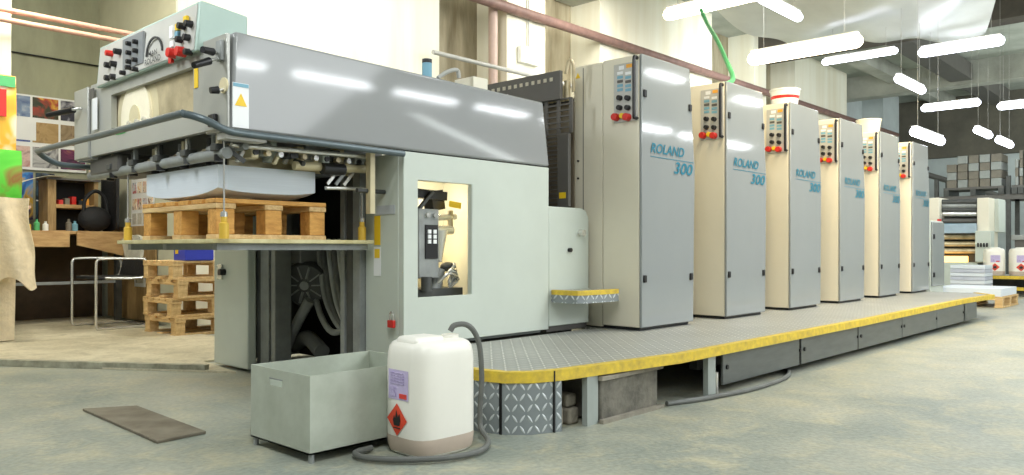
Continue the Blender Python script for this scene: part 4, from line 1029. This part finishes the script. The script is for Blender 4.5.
gl2 = fbox('glow_tray', emit('tray_glow', (255, 200, 120), 2.2), 942, 967, 256, 263, FX+.1, .12)  # emissive box giving the orange glow at the lower rollers
bb_ = [onX(935, 262, FX), onX(990, 262, FX)]
box('base', M_feed, fp_, FX, FX+.9, bb_[1].y, bb_[0].y, 0, bb_[0].z, .01)
for k in range(4): fbox('button', M_black, 977+3*k, 978.6+3*k, 243, 247, FX-.23, .03, 0)
o = onX(938, 217, FX-.05)
fbox('knob', M_red, 937, 940, 219, 224, FX-.15, .12)
# paper stacks on pallet near the delivery
pl2 = make_pallet('low wooden pallet with white sheets beyond the end of the walkway', 1.0, .85, .15, 5, M_pwood, M_pwood)
pl2.location = (12.0, 2.3, 0)
o = MB().box(12.01, 12.98, 2.32, 3.13, .1515, .255).build('paper_stack', M_paperw, None, .004, (12.5, 2.7, .1515)); tag(o, 'low spread of white sheets on the pallet past the walkway end', 'paper stack')
pl3 = make_pallet('pallet under the striped paper stack near the far press', .7, .6, .15, 5, M_pwood, M_pwood)
pl3.location = (14.3, 2.95, 0)
sk_ = thing('paper_stack', 'square stack of bluish-white wrapped paper in front of the far press', 'paper stack', (14.6, 3.25, .152))
for k in range(6): box('ream', M_paperw if k % 2 else mat('ream_wrap', (196, 202, 216), .7), sk_, 14.35, 14.9, 3.0, 3.5, .152+.062*k, .152+.062*k+.056, .004)
# yellow-edged step with two jerrycans
st2 = thing('low_platform', 'low metal platform with yellow edges carrying two white jerrycans at right', 'platform', (15.6, 2.8, 0))
box('deck', M_deck, st2, 15.2, 16.2, 2.3, 3.6, .30, .33); box('edge_trim', M_yedge, st2, 15.17, 15.2, 2.3, 3.6, .28, .335)
box('lower_step', M_deck, st2, 15.06, 15.17, 2.3, 3.1, .12, .15); box('edge_trim', M_yedge, st2, 15.04, 15.06, 2.3, 3.1, .10, .155)
for y in (2.35, 3.55): box('leg', M_dark, st2, 15.25, 15.3, y-.03, y+.03, 0, .30)
box('back_plate', M_dark, st2, 15.9, 15.95, 2.3, 3.6, .0, .3)
for y, lb_ in ((3.10, 'left white jerrycan with red mark on the far yellow-edged platform'), (2.72, 'right white jerrycan with red diamond on the far yellow-edged platform')):
    c = dup(can); c.location = (15.5, y, .331); c.rotation_euler.z = math.radians(20); c['label'] = lb_; c['group'] = 'jerrycans on the far platform'
    c.scale = (1.15, 1.15, 1.05)
# red crate and bench behind
o = MB().box(17.4, 17.7, 2.2, 3.2, .95, 1.05).build('far_table_top', M_mid, None, .01, (17.5, 2.7, .95))
MB().box(17.45, 17.65, 2.25, 3.15, 0, .95).build('cabinet', M_dgrey, o); tag(o, 'grey side table beyond the far press', 'table'); o.name = 'side_table'
o = MB().box(17.42, 17.68, 2.25, 2.62, 1.052, 1.2).build('red_crate', M_red, None, .01, (17.5, 2.4, 1.052)); tag(o, 'red crate on the grey side table at the right edge', 'crate')
# storage rack with cartons
rk = thing('storage_rack', 'dark steel storage rack carrying pallets of cartons on the far wall', 'rack', (23.5, 4.2, 0))
RX = 23.0
zs = onX(975, 187, RX).z; ya, yb_ = onX(936, 187, RX).y, onX(1036, 187, RX).y
for y in (ya, onX(1008, 187, RX).y, yb_):
    for x in (RX+.02, RX+1.1): box('upright', M_dark, rk, x, x+.08, y-.05, y+.05, 0, zs+.25)
for x in (RX, RX+1.1): box('beam', M_dgrey, rk, x, x+.06, yb_, ya, zs-.35, zs-.22)
first = None
for j, (p0, p1, pt) in enumerate([(944, 1004, 155), (1012, 1030, 150)]):
    y1_, y0_ = onX(p0, 180, RX).y, onX(p1, 180, RX).y
    pt_ = thing('wooden_pallet', ('left dark pallet of cartons on the far rack', 'right dark pallet of cartons on the far rack, cut by the frame edge')[j], 'pallet', (RX+.5, (y0_+y1_)/2, zs-.22))
    box('deck', M_dgrey, pt_, RX-.05, RX+1.0, y0_, y1_, zs-.06, zs); 
    for f_ in (0, .5, 1): box('runner', M_dark, pt_, RX-.05, RX+1.0, y0_+(y1_-y0_-.12)*f_, y0_+(y1_-y0_-.12)*f_+.12, zs-.218, zs-.06)
    zt_ = onX((p0+p1)/2, pt, RX).z; rows, cols_ = 4, (5 if j == 0 else 3)
    dz, dy = (zt_-zs)/rows, (y1_-y0_-.1)/cols_
    for r_ in range(rows):
        for c_ in range(cols_):
            if r_ == rows-1 and c_ == cols_-1: continue
            yy0 = y0_+.05+dy*c_
            o = MB().box(RX+.02*((r_+c_) % 2), RX+.8, yy0+.012, yy0+dy-.012, zs+dz*r_+.002, zs+dz*(r_+1)-.004).build('carton', M_cartonw if (r_*3+c_*2+j) % 5 < 2 else M_carton, None, .01, (RX+.4, yy0+dy/2, zs+dz*r_))
            tag(o, ('carton in the block on the left rack pallet at the far wall', 'carton in the block on the right rack pallet at the far wall')[j], 'carton', ('cartons on the left rack pallet', 'cartons on the right rack pallet')[j])

# ================================================================== LIGHT
def area(name, loc, target, sx, sy, power, col=(1, 1, 1)):
    l = bpy.data.lights.new(name, 'AREA'); l.shape = 'RECTANGLE'; l.size = sx; l.size_y = sy; l.energy = power; l.color = col
    o = bpy.data.objects.new(name, l); COL.objects.link(o); o.location = loc
    d = Vector(target)-Vector(loc); o.rotation_euler = d.to_track_quat('-Z', 'X').to_euler(); return o
def strip_area(x, y, z, power, col=(.93, .97, 1), L=1.2, w=.06):  # strip-shaped area light, for the tube rows and for added fill
    l = bpy.data.lights.new('tube_or_fill', 'AREA'); l.shape = 'RECTANGLE'; l.size = L; l.size_y = w; l.energy = power; l.color = col
    o = bpy.data.objects.new('tube_or_fill', l); COL.objects.link(o); o.location = (x, y, z); return o
for x in (2.7, 4.3, 5.9, 7.5, 9.1, 10.7, 12.3, 13.9, 15.5):
    o = strip_area(x, -2.3, 3.0, 13, w=.09); o.rotation_euler = (math.radians(35), 0, 0)
for x in (9.3, 12.6, 16.0):
    o = strip_area(x, -2.2, 4.0, 13, w=.09); o.rotation_euler = (math.radians(35), 0, 0)
area('hall_fill', (7, -1.8, 4.7), (7.5, .6, 0), 17, 2.6, 660, (.93, .97, 1))  # broad soft area light added for overall fill, not a fixture
for x in (.5, 5.6, 9.0): o = strip_area(x, 1.2, 4.6, 45, w=.5)  # unseen overhead strips added for general light
# added unseen warm strips for the towers, then fill for feeder and back bays
for x in (5.3, 6.45, 7.6, 8.7, 9.8):
    o = strip_area(x-.6, 2.3, 3.0, 20, (1, .78, .46), .8, .1); o.rotation_euler = (0, math.radians(-40), 0)
area('bay_fill', (4.8, 5.9, 4.6), (5.2, 8.0, 2.2), 1.5, .6, 95, (1, .97, .9))  # unseen area lights added to brighten the back wall
area('bay_fill', (9.5, 6.0, 4.6), (9.8, 8.0, 2.6), 2.0, .6, 100, (1, .96, .86))
area('bay_fill', (14.0, 5.6, 4.3), (16, 8, 3.0), 2.0, .6, 120, (.95, 1, .98))
area('corner_light', (1.9, 7.1, 3.6), (2.6, 8.6, .4), .9, .3, 60, (1, .92, .75))  # area light aimed into the left corner
area('feeder_fill', (.4, 4.2, 2.6), (1.7, 4.0, 1.0), 1.0, .2, 28, (.92, .97, 1))  # area light added to brighten the feeder front and interior
area('front_fill', (.3, .2, 3.6), (2.0, 2.6, .2), 1.6, .5, 62, (.97, 1, .97))  # foreground fill added near the camera
area('far_fill', (20, 2.5, 4.6), (20, 3.0, 0), 2, 2, 160, (.92, .98, 1))  # fill added to lift the dark far end
for x, y, e in ((9, -3.0, 120), (14, -2.6, 160), (20, -2.0, 240), (24.5, 0.0, 200)):
    area('up_fill', (x, y, 2.6), (x+.6, y+1.5, 6), 2.2, .8, e, (.94, 1, .98))  # upward area lights added to brighten the ceiling
pt = bpy.data.lights.new('compartment_light', 'POINT'); pt.energy = 1.7; pt.color = (1, .94, .80); pt.shadow_soft_size = .03
o = bpy.data.objects.new('compartment_light', pt); COL.objects.link(o); o.location = (hx0+.36, YS+.26, 1.06)

w = bpy.data.worlds.new('world'); SC.world = w; w.use_nodes = True
nt = w.node_tree; bg_ = nt.nodes['Background']
tcw = nt.nodes.new('ShaderNodeTexCoord'); sx = nt.nodes.new('ShaderNodeSeparateXYZ'); nt.links.new(tcw.outputs['Generated'], sx.inputs[0])
crw = nt.nodes.new('ShaderNodeValToRGB'); crw.color_ramp.elements[0].color = (.30, .31, .29, 1); crw.color_ramp.elements[1].color = (.62, .66, .64, 1)
crw.color_ramp.elements[0].position = .0; crw.color_ramp.elements[1].position = .6
nt.links.new(sx.outputs['Z'], crw.inputs['Fac']); nt.links.new(crw.outputs['Color'], bg_.inputs['Color'])
bg_.inputs['Strength'].default_value = 0.65

# ================================================================== CAMERA
cam = bpy.data.cameras.new('camera'); co = bpy.data.objects.new('camera', cam); COL.objects.link(co)
co.location = (0, 0, EYE)
co.rotation_euler = Vector((CA, SA, 0)).to_track_quat('-Z', 'Y').to_euler()
cam.sensor_width = 36; cam.lens = 36*F/1024; cam.shift_y = (HY-237.5)/1024
cam.clip_start = .02; cam.clip_end = 200
SC.camera = co
SC.view_settings.view_transform = 'Standard'
SC.view_settings.look = 'None'
SC.view_settings.exposure = 0.22
SC.cycles.max_bounces = 8
SC.cycles.sample_clamp_indirect = 6
